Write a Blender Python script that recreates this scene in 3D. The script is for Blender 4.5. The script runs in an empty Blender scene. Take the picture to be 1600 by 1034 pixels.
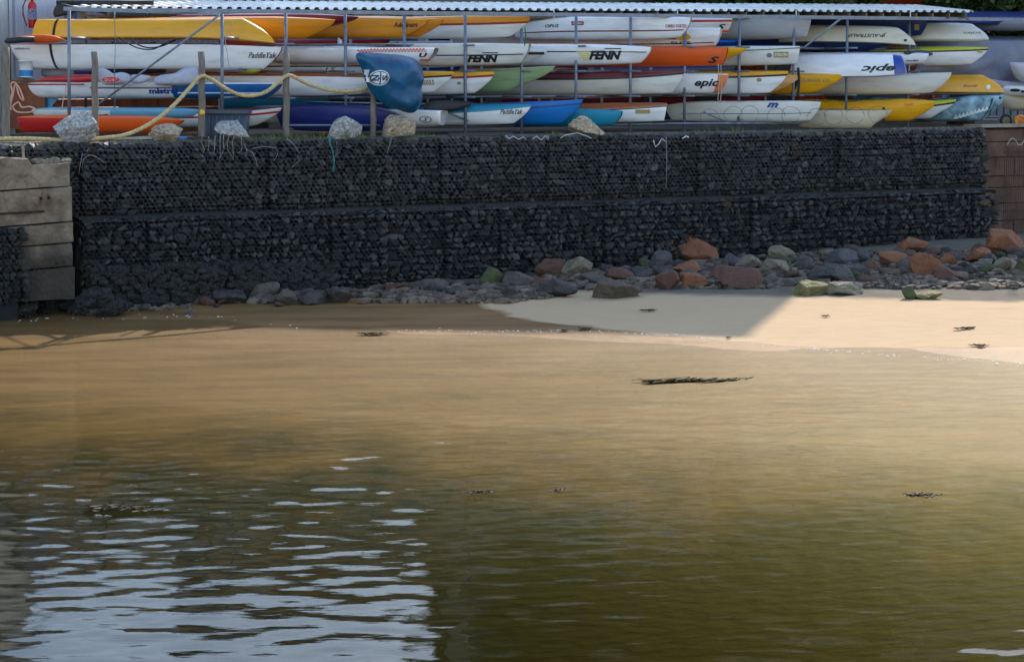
import bpy, bmesh, math, random
import numpy as np
from mathutils import Vector, Matrix, noise
R = random.Random(7)
sc = bpy.context.scene
C = sc.collection
rad = math.radians

# ---------------------------------------------------------------- camera, sky, sun, exposure
FP, HZ, EYE = 3600.0, 115.0, 4.0            # focal length (px of a 1600 px frame), horizon row, eye height above the water
PITCH = math.atan((517 - HZ) / FP)
cam_d = bpy.data.cameras.new('camera'); cam = bpy.data.objects.new('camera', cam_d); C.objects.link(cam)
cam.location = (0, 0, EYE); cam.rotation_euler = (math.pi / 2 - PITCH, 0, 0)
cam_d.sensor_width = 36; cam_d.lens = 36 * FP / 1600; cam_d.clip_start = 0.5; cam_d.clip_end = 3000
sc.camera = cam
SUN_EL, SUN_AZ = 36.0, 16.0                 # azimuth: degrees to the right of straight ahead
sv = Vector((math.sin(rad(SUN_AZ)) * math.cos(rad(SUN_EL)), math.cos(rad(SUN_AZ)) * math.cos(rad(SUN_EL)), math.sin(rad(SUN_EL))))
w = bpy.data.worlds.new('World'); sc.world = w; w.use_nodes = True
wn = w.node_tree.nodes; wl = w.node_tree.links
sky = wn.new('ShaderNodeTexSky'); sky.sky_type = 'NISHITA'; sky.sun_disc = False
sky.sun_elevation = rad(SUN_EL); sky.sun_rotation = rad(SUN_AZ)
sky.air_density = 1.0; sky.dust_density = 0.5; sky.ozone_density = 0.8
wl.new(sky.outputs[0], wn['Background'].inputs[0]); wn['Background'].inputs[1].default_value = 0.15
sun_d = bpy.data.lights.new('sun', 'SUN'); sun = bpy.data.objects.new('sun', sun_d); C.objects.link(sun)
sun_d.energy = 2.3; sun_d.angle = rad(0.6); sun_d.color = (1.0, 0.90, 0.76)
sun.rotation_euler = sv.to_track_quat('Z', 'Y').to_euler(); sun.location = (20, 60, 40)
sc.view_settings.view_transform = 'Standard'; sc.view_settings.look = 'None'
sc.view_settings.exposure = 1.4; sc.view_settings.gamma = 1.0
try: sc.view_settings.use_curve_mapping = False
except Exception: pass
sc.render.engine = 'CYCLES'
sc.cycles.use_denoising = True
sc.cycles.max_bounces = 7; sc.cycles.transparent_max_bounces = 12; sc.cycles.glossy_bounces = 3; sc.cycles.volume_bounces = 0
sc.cycles.caustics_reflective = False; sc.cycles.caustics_refractive = False

# ---------------------------------------------------------------- layout: rays through the photograph met with real planes
_r = Vector((1, 0, 0)); _f = Vector((0, math.cos(PITCH), -math.sin(PITCH))); _u = Vector((0, math.sin(PITCH), math.cos(PITCH)))
CAM = Vector((0, 0, EYE))
def ray(px, py): return _r * ((px - 800) / FP) + _u * ((517 - py) / FP) + _f
def G(px, py, z=0.0):                        # point on the level z
    d = ray(px, py); return CAM + d * ((z - EYE) / d.z)
def D(px, py, Y):                            # point at distance Y
    d = ray(px, py); return CAM + d * (Y / d.y)
TOP = 2.84                                   # quay level
WL, WR = G(0, 225, TOP), G(1540, 201, TOP)
WU = Vector((WR.x - WL.x, WR.y - WL.y, 0)).normalized()      # along the wall, to the right and away
WN = Vector((WU.y, -WU.x, 0))                                # out of the wall, to the camera
def W(px, py, off=0.0):                      # point on the upright plane `off` metres behind the wall face
    d = ray(px, py); p0 = WL - WN * off
    return CAM + d * ((p0 - CAM).dot(WN) / d.dot(WN))
def wp(s, z, off=0.0):                       # point by length along the wall, height, distance behind the face
    p = WL + WU * s - WN * off; p.z = z; return p
def ws(px, py, off=0.0): return (W(px, py, off) - WL).dot(WU)
SA, SB = G(0, 488, 0), G(1600, 566, 0)       # the water's edge
SU = (SB - SA).normalized(); SN = Vector((-SU.y, SU.x, 0))
def smooth(a, b, x):
    t = min(1, max(0, (x - a) / (b - a))); return t * t * (3 - 2 * t)
def beach_h(x, y):
    d = (x - SA.x) * SN.x + (y - SA.y) * SN.y
    d += 0.35 * noise.noise(Vector((x * .16, y * .16, 3.1)))
    if d > 0: z = 0.034 * d
    elif d > -7: z = 0.028 * d
    else: z = -0.196 - 0.16 * (-d - 7) - 0.010 * min(12, -d - 7) ** 2
    z = max(z, -4.5)
    z += 0.035 * noise.noise(Vector((x * .45, y * .45, 9.2))) * smooth(-14, 1, d)
    return min(z, 0.8)
def GT(px, py):                              # point on the beach under a pixel
    z = 0.2
    for _ in range(12):
        p = G(px, py, z); z = 0.5 * z + 0.5 * beach_h(p.x, p.y)
    return G(px, py, z)

# ---------------------------------------------------------------- helpers
def tag(o, label=None, cat=None, group=None, kind=None):
    if label: o['label'] = label
    if cat: o['category'] = cat
    if group: o['group'] = group
    if kind: o['kind'] = kind
    return o
def empty(name, loc, label=None, cat=None, group=None, rz=0.0):
    o = bpy.data.objects.new(name, None); C.objects.link(o); o.location = loc; o.rotation_euler = (0, 0, rz)
    o.empty_display_size = 0.1
    return tag(o, label, cat, group)
def link(name, me, parent=None, mat=None, loc=None):
    if mat is not None and not me.materials: me.materials.append(mat)
    o = bpy.data.objects.new(name, me); C.objects.link(o)
    if parent is not None: o.parent = parent
    if loc is not None: o.location = loc
    return o
class MB:                                    # collects vertices and faces
    def __init__(s): s.v = []; s.f = []
    def add(s, vs, fs):
        n = len(s.v); s.v += [tuple(v) for v in vs]; s.f += [tuple(i + n for i in f) for f in fs]; return s
    def box(s, c, h, m=None):
        c = Vector(c); vs = []
        for k in range(8):
            d = Vector((h[0] * (1 if k & 1 else -1), h[1] * (1 if k & 2 else -1), h[2] * (1 if k & 4 else -1)))
            vs.append(c + (m @ d if m else d))
        return s.add(vs, [(0, 2, 3, 1), (4, 5, 7, 6), (0, 1, 5, 4), (2, 6, 7, 3), (0, 4, 6, 2), (1, 3, 7, 5)])
    def grid(s, rows, close=False):
        n = len(s.v); nr, nc = len(rows), len(rows[0])
        for r in rows: s.v += [tuple(p) for p in r]
        for i in range(nr - 1):
            for j in range(nc if close else nc - 1):
                k = (j + 1) % nc
                s.f.append((n + i * nc + j, n + i * nc + k, n + (i + 1) * nc + k, n + (i + 1) * nc + j))
        return s
    def tube(s, pts, r, seg=6, caps=True):
        pts = [Vector(p) for p in pts]; rows = []; up = Vector((0.13, 0.21, 0.97))
        for i, p in enumerate(pts):
            t = (pts[min(i + 1, len(pts) - 1)] - pts[max(i - 1, 0)]).normalized()
            a = t.cross(up)
            if a.length < 1e-3: a = t.cross(Vector((1, 0, 0)))
            a.normalize(); b = t.cross(a); rr = r[i] if isinstance(r, (list, tuple)) else r
            rows.append([p + a * math.cos(k * 2 * math.pi / seg) * rr + b * math.sin(k * 2 * math.pi / seg) * rr for k in range(seg)])
        n = len(s.v); s.grid(rows, True)
        if caps: s.f.append(tuple(n + k for k in range(seg))[::-1]); s.f.append(tuple(len(s.v) - seg + k for k in range(seg)))
        return s
    def mesh(s, name='mesh', smooth_=False):
        me = bpy.data.meshes.new(name); me.from_pydata(s.v, [], s.f); me.update()
        if smooth_: me.polygons.foreach_set('use_smooth', [True] * len(me.polygons))
        return me
    def build(s, name, mat, parent=None, smooth_=False, fix=True):
        me = s.mesh(name, smooth_)
        if fix:
            bm = bmesh.new(); bm.from_mesh(me); bmesh.ops.recalc_face_normals(bm, faces=bm.faces); bm.to_mesh(me); bm.free()
        return link(name, me, parent, mat)

# ---------------------------------------------------------------- materials
MATS = {}
def mat(name, col, rough=0.5, var=0.12, scale=6.0, bump=0.0, bscale=40.0, metal=0.0, col2=None, rnd=0.0, spec=0.5, detail=6.0, dirt=None, dirt_amt=0.0, stretch=None):
    if name in MATS: return MATS[name]
    m = bpy.data.materials.new(name); m.use_nodes = True; MATS[name] = m
    nt = m.node_tree; N = nt.nodes; Lk = nt.links; b = N['Principled BSDF']
    tc = N.new('ShaderNodeTexCoord'); src = tc.outputs['Object']
    if stretch:
        mp = N.new('ShaderNodeMapping'); mp.inputs['Scale'].default_value = stretch; Lk.new(src, mp.inputs[0]); src = mp.outputs[0]
    nz = N.new('ShaderNodeTexNoise'); nz.inputs['Scale'].default_value = scale; nz.inputs['Detail'].default_value = detail; nz.inputs['Roughness'].default_value = .62
    Lk.new(src, nz.inputs['Vector'])
    cr = N.new('ShaderNodeValToRGB'); e = cr.color_ramp.elements
    c2 = col2 or [min(1, c * (1 + var)) for c in col]
    e[0].position = .32; e[1].position = .68
    e[0].color = (*[c * (1 - var) for c in col], 1); e[1].color = (*c2, 1)
    Lk.new(nz.outputs[0], cr.inputs[0]); out = cr.outputs[0]
    if dirt:
        n2 = N.new('ShaderNodeTexNoise'); n2.inputs['Scale'].default_value = scale * .7; n2.inputs['Detail'].default_value = 8
        Lk.new(src, n2.inputs['Vector'])
        mr = N.new('ShaderNodeMapRange'); mr.inputs[1].default_value = .5; mr.inputs[2].default_value = .75; mr.inputs[4].default_value = dirt_amt
        Lk.new(n2.outputs[0], mr.inputs[0]); mx = N.new('ShaderNodeMix'); mx.data_type = 'RGBA'
        Lk.new(mr.outputs[0], mx.inputs[0]); Lk.new(out, mx.inputs[6]); mx.inputs[7].default_value = (*dirt, 1); out = mx.outputs[2]
    if rnd:
        oi = N.new('ShaderNodeObjectInfo'); ge = N.new('ShaderNodeNewGeometry')
        ad = N.new('ShaderNodeMath'); ad.operation = 'ADD'; Lk.new(oi.outputs['Random'], ad.inputs[0]); Lk.new(ge.outputs['Random Per Island'], ad.inputs[1])
        fr = N.new('ShaderNodeMath'); fr.operation = 'FRACT'; Lk.new(ad.outputs[0], fr.inputs[0])
        mr = N.new('ShaderNodeMapRange'); mr.inputs[3].default_value = 1 - rnd; mr.inputs[4].default_value = 1 + rnd; Lk.new(fr.outputs[0], mr.inputs[0])
        mu = N.new('ShaderNodeVectorMath'); mu.operation = 'SCALE'; Lk.new(out, mu.inputs[0]); Lk.new(mr.outputs[0], mu.inputs['Scale']); out = mu.outputs[0]
    Lk.new(out, b.inputs['Base Color'])
    b.inputs['Roughness'].default_value = rough; b.inputs['Metallic'].default_value = metal; b.inputs['Specular IOR Level'].default_value = spec
    if bump:
        n3 = N.new('ShaderNodeTexNoise'); n3.inputs['Scale'].default_value = bscale; n3.inputs['Detail'].default_value = 8; Lk.new(src, n3.inputs['Vector'])
        bp = N.new('ShaderNodeBump'); bp.inputs['Strength'].default_value = 1; bp.inputs['Distance'].default_value = bump
        Lk.new(n3.outputs[0], bp.inputs['Height']); Lk.new(bp.outputs[0], b.inputs['Normal'])
    return m
def S(r, g, b):
    return tuple(((c / 255) / 12.92 if c / 255 <= .04045 else ((c / 255 + .055) / 1.055) ** 2.4) for c in (r, g, b))
def gel(name, rgb, rough=.32, var=.07):
    return mat('gel_' + name, S(*rgb), rough, var, 2.2, dirt=S(112, 100, 84), dirt_amt=.30, stretch=(1, 1, 5))
WHITE = gel('white', (232, 228, 226)); OFFW = gel('offwhite', (216, 212, 204)); CREAM = gel('cream', (205, 192, 165)); SILVER = gel('silver', (165, 165, 168))
YEL = gel('yellow', (228, 160, 8)); ORY = gel('amber', (214, 132, 12)); ORANGE = gel('orange', (222, 84, 14)); RED = gel('red', (178, 18, 20)); MAROON = gel('maroon', (110, 22, 30))
TEAL = gel('teal', (18, 130, 160)); BLUE = gel('blue', (10, 110, 185)); NAVY = gel('navy', (30, 42, 110)); DBLUE = gel('dark_blue', (14, 48, 110)); GREEN = gel('pale_green', (140, 165, 118))
BROWN = gel('brown', (150, 72, 22)); GREY = gel('grey', (120, 122, 128)); LBLUE = gel('light_blue', (110, 165, 190)); LIME = gel('lime', (190, 190, 40)); PEACH = gel('peach', (225, 170, 110))
INK = mat('black_ink', S(22, 22, 26), .5, .2, 8); INKB = mat('blue_ink', S(20, 60, 130), .5, .15, 8); INKR = mat('red_ink', S(150, 30, 34), .5, .15, 8)
INKT = mat('tan_ink', S(160, 135, 70), .5, .2, 30); INKG = mat('grey_ink', S(110, 112, 122), .5, .15, 8); INKW = mat('white_ink', S(220, 220, 222), .5, .1, 8); INKO = mat('orange_ink', S(222, 84, 14), .5, .1, 8)
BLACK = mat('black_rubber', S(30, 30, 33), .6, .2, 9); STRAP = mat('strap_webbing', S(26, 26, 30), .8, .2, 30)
STEEL = mat('galvanised_steel', S(120, 126, 138), .45, .18, 9, bump=.002, bscale=60, metal=.35, dirt=S(90, 70, 55), dirt_amt=.35)
TIMBER = mat('weathered_timber', S(120, 108, 96), .85, .3, 7, bump=.01, bscale=26, stretch=(4, 4, .6), dirt=S(70, 60, 50), dirt_amt=.5)
CONC = mat('concrete', S(150, 138, 122), .9, .2, 2.5, bump=.012, bscale=22, dirt=S(78, 70, 60), dirt_amt=.7)
BASALT = mat('basalt', (.031, .0275, .0255), .48, .5, 9, bump=.02, bscale=30, rnd=.8, dirt=(.06, .052, .043), dirt_amt=.45)
BASALT2 = mat('wet_basalt', (.0200, .0180, .0168), .45, .5, 9, bump=.02, bscale=30, rnd=.75, dirt=(.034, .030, .024), dirt_amt=.45)
PALEST = mat('pale_stone', (.115, .105, .095), .8, .3, 14, bump=.02, bscale=40, rnd=.3)
RUSTST = mat('rusty_stone', (.10, .06, .03), .8, .3, 14, bump=.02, bscale=40, rnd=.3)
WIRE = mat('gabion_wire', (.085, .08, .076), .6, .4, 3)
MUD = mat('mussel_crust', (.016, .0125, .010), .75, .6, 14, bump=.06, bscale=26, dirt=(.042, .031, .021), dirt_amt=.7)
ROCKM = {
 'orange': mat('orange_sandstone', S(128, 78, 48), .85, .3, 2.4, bump=.07, bscale=7, dirt=S(70, 44, 32), dirt_amt=.75),
 'rust': mat('red_brown_rock', S(92, 60, 44), .85, .3, 2.6, bump=.07, bscale=7, dirt=S(60, 40, 34), dirt_amt=.7),
 'tan': mat('tan_rock', S(120, 108, 88), .9, .3, 4, bump=.07, bscale=9, dirt=S(70, 62, 48), dirt_amt=.75),
 'grey': mat('grey_beach_rock', S(86, 74, 62), .85, .35, 3.5, bump=.07, bscale=8, dirt=S(50, 44, 40), dirt_amt=.7),
 'dark': mat('dark_rock', S(52, 46, 42), .7, .35, 4, bump=.07, bscale=8, dirt=S(92, 84, 72), dirt_amt=.45),
 'blue': mat('blue_grey_rock', S(68, 62, 60), .75, .3, 3, bump=.025, bscale=12, dirt=S(50, 50, 54), dirt_amt=.5),
 'moss': mat('mossy_rock', S(72, 72, 44), .85, .35, 3.5, bump=.07, bscale=9, dirt=S(62, 76, 28), dirt_amt=.85),
 'lime': mat('algae_rock', S(112, 102, 60), .85, .35, 3.5, bump=.07, bscale=9, dirt=S(96, 92, 60), dirt_amt=.7),
 'crust': MUD,
 'granite': mat('granite', S(132, 128, 125), .85, .35, 22, bump=.02, bscale=30, col2=S(196, 190, 182), dirt=S(82, 78, 74), dirt_amt=.7),
 'granite_tan': mat('tan_granite', S(146, 126, 102), .85, .35, 22, bump=.02, bscale=30, col2=S(206, 184, 154), dirt=S(92, 76, 60), dirt_amt=.7)}
# ---------------------------------------------------------------- beach (one sheet, above and below the water)
def axis(lo, hi, step, far_lo, far_hi):
    a = list(np.arange(lo, hi, step)); g = step
    x = lo
    pre = []
    while x > far_lo: g *= 1.45; x -= g; pre.append(x)
    g = step; x = a[-1]; post = []
    while x < far_hi: g *= 1.45; x += g; post.append(x)
    return np.array(pre[::-1] + a + post)
xs = axis(-12, 14, .11, -400, 400); ys = axis(9, 52, .12, -300, 60)
bz = [[beach_h(x, y) for x in xs] for y in ys]
bv = [(x, y, bz[j][i]) for j, y in enumerate(ys) for i, x in enumerate(xs)]
nx, ny = len(xs), len(ys)
bf = [(j * nx + i, j * nx + i + 1, (j + 1) * nx + i + 1, (j + 1) * nx + i) for j in range(ny - 1) for i in range(nx - 1)]
me = bpy.data.meshes.new('beach'); me.from_pydata(bv, [], bf); me.update(); me.polygons.foreach_set('use_smooth', [True] * len(me.polygons))
dry_px = [(700, 462), (728, 472), (760, 481), (800, 493), (850, 501), (920, 508), (1000, 514), (1100, 522), (1200, 530), (1300, 534), (1450, 534), (1600, 536), (1720, 537)]
poly = [(p.x, p.y) for p in (G(a, b, .1) for a, b in dry_px)] + [(30, 60), (0, 60), (-1.6, 43)]
pts = np.array([(v[0], v[1]) for v in bv]); dist = np.full(len(pts), 1e9); ins = np.zeros(len(pts), bool)
for k in range(len(poly)):
    a = np.array(poly[k]); b = np.array(poly[(k + 1) % len(poly)]); ab = b - a
    t = np.clip(((pts - a) @ ab) / (ab @ ab), 0, 1); dist = np.minimum(dist, np.linalg.norm(pts - (a + t[:, None] * ab), axis=1))
    c = ((a[1] > pts[:, 1]) != (b[1] > pts[:, 1])); xi = a[0] + (pts[:, 1] - a[1]) * ab[0] / (ab[1] if abs(ab[1]) > 1e-9 else 1e-9)
    ins ^= c & (pts[:, 0] < xi)
sd = np.where(ins, dist, -dist)
at = me.attributes.new('dry', 'FLOAT', 'POINT'); at.data.foreach_set('value', np.clip(.5 + sd * 1.6, 0, 1).astype(np.float32))
off_ = (pts[:, 0] - WL.x) * WN.x + (pts[:, 1] - WL.y) * WN.y; rb_w = np.interp(pts[:, 0], [-9, -4, 0, 2.5, 5, 9], [1.6, 1.2, 2.2, 4.6, 6.6, 9.5])
at = me.attributes.new('rubble', 'FLOAT', 'POINT'); at.data.foreach_set('value', np.clip((rb_w - off_) / 1.2, 0, .75).astype(np.float32))
m = bpy.data.materials.new('sand'); m.use_nodes = True; N = m.node_tree.nodes; Lk = m.node_tree.links; b = N['Principled BSDF']
tc = N.new('ShaderNodeTexCoord'); at = N.new('ShaderNodeAttribute'); at.attribute_name = 'dry'; at2 = N.new('ShaderNodeAttribute'); at2.attribute_name = 'rubble'
def noise_node(scale, detail, vec, st=None):
    n = N.new('ShaderNodeTexNoise'); n.inputs['Scale'].default_value = scale; n.inputs['Detail'].default_value = detail
    if st:
        mp = N.new('ShaderNodeMapping'); mp.inputs['Scale'].default_value = st; Lk.new(vec, mp.inputs[0]); vec = mp.outputs[0]
    Lk.new(vec, n.inputs['Vector']); return n.outputs[0]
def mixc(f, c1, c2):
    x = N.new('ShaderNodeMix'); x.data_type = 'RGBA'
    for i, c in ((0, f), (6, c1), (7, c2)):
        if isinstance(c, tuple): x.inputs[i].default_value = (*c, 1)
        elif isinstance(c, float): x.inputs[i].default_value = c
        else: Lk.new(c, x.inputs[i])
    return x.outputs[2]
def mrange(v, a, b_, c=0., d=1.):
    x = N.new('ShaderNodeMapRange'); Lk.new(v, x.inputs[0]); x.inputs[1].default_value = a; x.inputs[2].default_value = b_; x.inputs[3].default_value = c; x.inputs[4].default_value = d; return x.outputs[0]
def madd(a, b_, op='ADD'):
    x = N.new('ShaderNodeMath'); x.operation = op
    for i, c in ((0, a), (1, b_)):
        if isinstance(c, float): x.inputs[i].default_value = c
        else: Lk.new(c, x.inputs[i])
    return x.outputs[0]
O = tc.outputs['Object']
wob = madd(noise_node(1.6, 8, O), .9, 'MULTIPLY'); wv = madd(at.outputs['Fac'], wob); wv = madd(wv, -.53)
dryf = mrange(wv, .36, .66)
dry = mixc(noise_node(3, 8, O), (.46, .315, .18), (.53, .37, .215))
wet = mixc(mrange(madd(noise_node(1.0, 7, O, (.45, 2, 1)), madd(noise_node(3.2, 4, O, (.4, 3.2, 1)), .5, 'MULTIPLY')), .52, .98), (.135, .070, .024), (.25, .135, .050))
# weed and dark shingle on the deeper bottom
geo = N.new('ShaderNodeNewGeometry'); sx = N.new('ShaderNodeSeparateXYZ'); Lk.new(geo.outputs['Position'], sx.inputs[0])
weedf = mrange(madd(sx.outputs[2], madd(noise_node(.8, 7, O), 1.2, 'MULTIPLY')), .30, -.16)
weed = mixc(noise_node(3, 6, O), (.004, .009, .004), (.014, .024, .011))
wet = mixc(weedf, wet, weed)
# green film among the rocks at the foot of the wall
film = mrange(noise_node(1.1, 6, O, (.6, 1.6, 1)), .58, .70, 0., .55)
film = madd(film, mrange(sx.outputs[2], .17, .26), 'MULTIPLY')
dry = mixc(film, dry, (.17, .155, .06))
speck = mrange(noise_node(24, 3, O), .70, .75)
rz = mrange(madd(at2.outputs['Fac'], madd(noise_node(1.6, 6, O), .6, 'MULTIPLY')), .55, .95)
dry = mixc(rz, dry, mixc(noise_node(2.5, 7, O), (.075, .066, .045), (.20, .17, .125)))
dry = mixc(madd(speck, .35, 'MULTIPLY'), dry, (.16, .12, .08))
Lk.new(mixc(dryf, wet, dry), b.inputs['Base Color'])
Lk.new(mrange(dryf, 0, 1, .6, .95), b.inputs['Roughness']); b.inputs['Specular IOR Level'].default_value = .12
bp = N.new('ShaderNodeBump'); bp.inputs['Distance'].default_value = .03; bp.inputs['Strength'].default_value = .7
Lk.new(madd(noise_node(5, 8, O, (.6, 1.5, 1)), madd(noise_node(60, 3, O), .12, 'MULTIPLY')), bp.inputs['Height']); Lk.new(bp.outputs[0], b.inputs['Normal'])
tag(link('beach', me, None, m), 'pale dry sand running down into wet brown sand below the wall', 'beach', kind='structure')

# ---------------------------------------------------------------- water: rippled top, closed body that takes up light
wx = axis(-9, 10, .062, -400, 400); wy = axis(13, 39.5, .045, -300, 46)
X, Y = np.meshgrid(wx, wy); Zw = np.zeros_like(X); rs = np.random.RandomState(5)
for k in range(64):
    lam = .20 * (2.6 ** (rs.rand() * 1.45)); th = rs.normal(0, .8) + math.pi / 2 - .10; kk = 2 * math.pi / lam
    sl = .0052 * (.8 + .4 * rs.rand()); Zw += sl / kk * np.sin(kk * (math.cos(th) * X + math.sin(th) * Y) + rs.rand() * 6.28)
calm = np.clip((38.0 - Y) / 12, .40, 1.15)
near = np.clip((np.minimum(X + 9, 10 - X) + 0) / 1, 0, 1) * np.clip((Y - 13) / 1, 0, 1) * np.clip((39.5 - Y) / 1, 0, 1)
patch = np.array([[.75 + .55 * noise.noise(Vector((x * .22, y * .16, 1.7))) for x in wx[::6]] for y in wy[::6]])
patch = np.repeat(np.repeat(patch, 6, 0), 6, 1)[:len(wy), :len(wx)]
Zw *= calm * near * np.clip(patch, .25, 1.4)
nwx, nwy = len(wx), len(wy)
wv_ = np.stack([X.ravel(), Y.ravel(), Zw.ravel()], 1).tolist()
wf = [(j * nwx + i, j * nwx + i + 1, (j + 1) * nwx + i + 1, (j + 1) * nwx + i) for j in range(nwy - 1) for i in range(nwx - 1)]
n0 = len(wv_)
loop = [i for i in range(nwx)] + [j * nwx + nwx - 1 for j in range(1, nwy)] + [(nwy - 1) * nwx + i for i in range(nwx - 2, -1, -1)] + [j * nwx for j in range(nwy - 2, 0, -1)]
for i in loop: wv_.append([wv_[i][0], wv_[i][1], -6.0])
for k in range(len(loop)):
    q = (k + 1) % len(loop); wf.append((loop[q], loop[k], n0 + k, n0 + q))
wf.append(tuple(n0 + k for k in range(len(loop)))[::-1])
me = bpy.data.meshes.new('water'); me.from_pydata(wv_, [], wf); me.update(); me.polygons.foreach_set('use_smooth', [True] * ((nwx - 1) * (nwy - 1)) + [False] * (len(wf) - (nwx - 1) * (nwy - 1)))
m = bpy.data.materials.new('sea_water'); m.use_nodes = True; N = m.node_tree.nodes; Lk = m.node_tree.links; N.remove(N['Principled BSDF'])
tc = N.new('ShaderNodeTexCoord'); O = tc.outputs['Object']
gl = N.new('ShaderNodeBsdfGlossy'); gl.inputs['Roughness'].default_value = .008; gl.inputs['Color'].default_value = (1, 1, 1, 1)
tr = N.new('ShaderNodeBsdfTransparent'); tr.inputs['Color'].default_value = (.97, .98, .96, 1)
bp = N.new('ShaderNodeBump'); bp.inputs['Distance'].default_value = .003; bp.inputs['Strength'].default_value = .5
h = madd(noise_node(4.5, 3, O, (.5, 1.7, 1)), madd(noise_node(11, 2, O, (.4, 1.8, 1)), .35, 'MULTIPLY'))
Lk.new(h, bp.inputs['Height'])
Lk.new(bp.outputs[0], gl.inputs['Normal'])
gm = N.new('ShaderNodeNewGeometry'); dt = N.new('ShaderNodeVectorMath'); dt.operation = 'DOT_PRODUCT'; Lk.new(bp.outputs[0], dt.inputs[0]); Lk.new(gm.outputs['Incoming'], dt.inputs[1])
cs = madd(dt.outputs['Value'], 0., 'ADD'); ab = N.new('ShaderNodeMath'); ab.operation = 'ABSOLUTE'; Lk.new(cs, ab.inputs[0])     # Schlick reflectance, the same from above and below
fr = madd(madd(madd(1., ab.outputs[0], 'SUBTRACT'), 5., 'POWER'), .32, 'MULTIPLY'); fr = madd(fr, .02)
mx = N.new('ShaderNodeMixShader'); Lk.new(fr, mx.inputs[0]); Lk.new(tr.outputs[0], mx.inputs[1]); Lk.new(gl.outputs[0], mx.inputs[2])
Lk.new(mx.outputs[0], N['Material Output'].inputs['Surface'])
va = N.new('ShaderNodeVolumeAbsorption'); va.inputs['Color'].default_value = (.60, .555, .20, 1); va.inputs['Density'].default_value = .46
Lk.new(va.outputs[0], N['Material Output'].inputs['Volume'])
tag(link('water', me, None, m), 'rippled green brown sea water in front of the beach', 'water', kind='structure')

# ---------------------------------------------------------------- ground on top of the quay
SL, SRr = -6.0, ws(1540, 250)
gq = MB()
rows = []
for k in range(0, 40):
    s = -60 + (k / 39) * 180
    rows.append([wp(s, TOP - .03, .22)] + [wp(s, TOP - .02 + .05 * noise.noise(Vector((s * .3, o * .4, 0))), o) for o in (.8, 2, 3.5, 6, 9, 14, 25, 60, 160, 400)])
gq.grid(rows)
QUAY = mat('quay_gravel', S(128, 116, 100), .95, .35, 3, bump=.03, bscale=18, dirt=S(80, 74, 58), dirt_amt=.7)
o = gq.build('quay_ground', QUAY); tag(o, 'gravelly ground on top of the quay under the boat racks', 'ground', kind='structure')

# ---------------------------------------------------------------- gabion walls
def hull_stone(seed, n=15):
    rr = random.Random(seed); bm = bmesh.new()
    for _ in range(n):
        v = Vector((rr.gauss(0, 1), rr.gauss(0, 1), rr.gauss(0, 1))).normalized()
        v = Vector([math.copysign(abs(c) ** .72, c) for c in v]) * rr.uniform(.88, 1.05)
        bm.verts.new(v)
    ret = bmesh.ops.convex_hull(bm, input=bm.verts)
    bmesh.ops.delete(bm, geom=[v for v in bm.verts if not v.link_faces], context='VERTS')
    mn = [min(v.co[i] for v in bm.verts) for i in range(3)]; mxx = [max(v.co[i] for v in bm.verts) for i in range(3)]
    for v in bm.verts: v.co = Vector([(v.co[i] - (mn[i] + mxx[i]) / 2) / (mxx[i] - mn[i]) for i in range(3)])
    me = bpy.data.meshes.new('stone'); bm.to_mesh(me); bm.free(); return me
STONES = [hull_stone(100 + k) for k in range(18)]
SDATA = [([v.co.copy() for v in q.vertices], [tuple(p.vertices) for p in q.polygons]) for q in STONES]
SM = {}
for nm, mt in (('b', BASALT), ('w', BASALT2), ('p', PALEST), ('r', RUSTST)):
    SM[nm] = []
    for q in STONES:
        c = q.copy(); c.materials.append(mt); SM[nm].append(c)
WROT = math.atan2(WU.y, WU.x)
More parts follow.
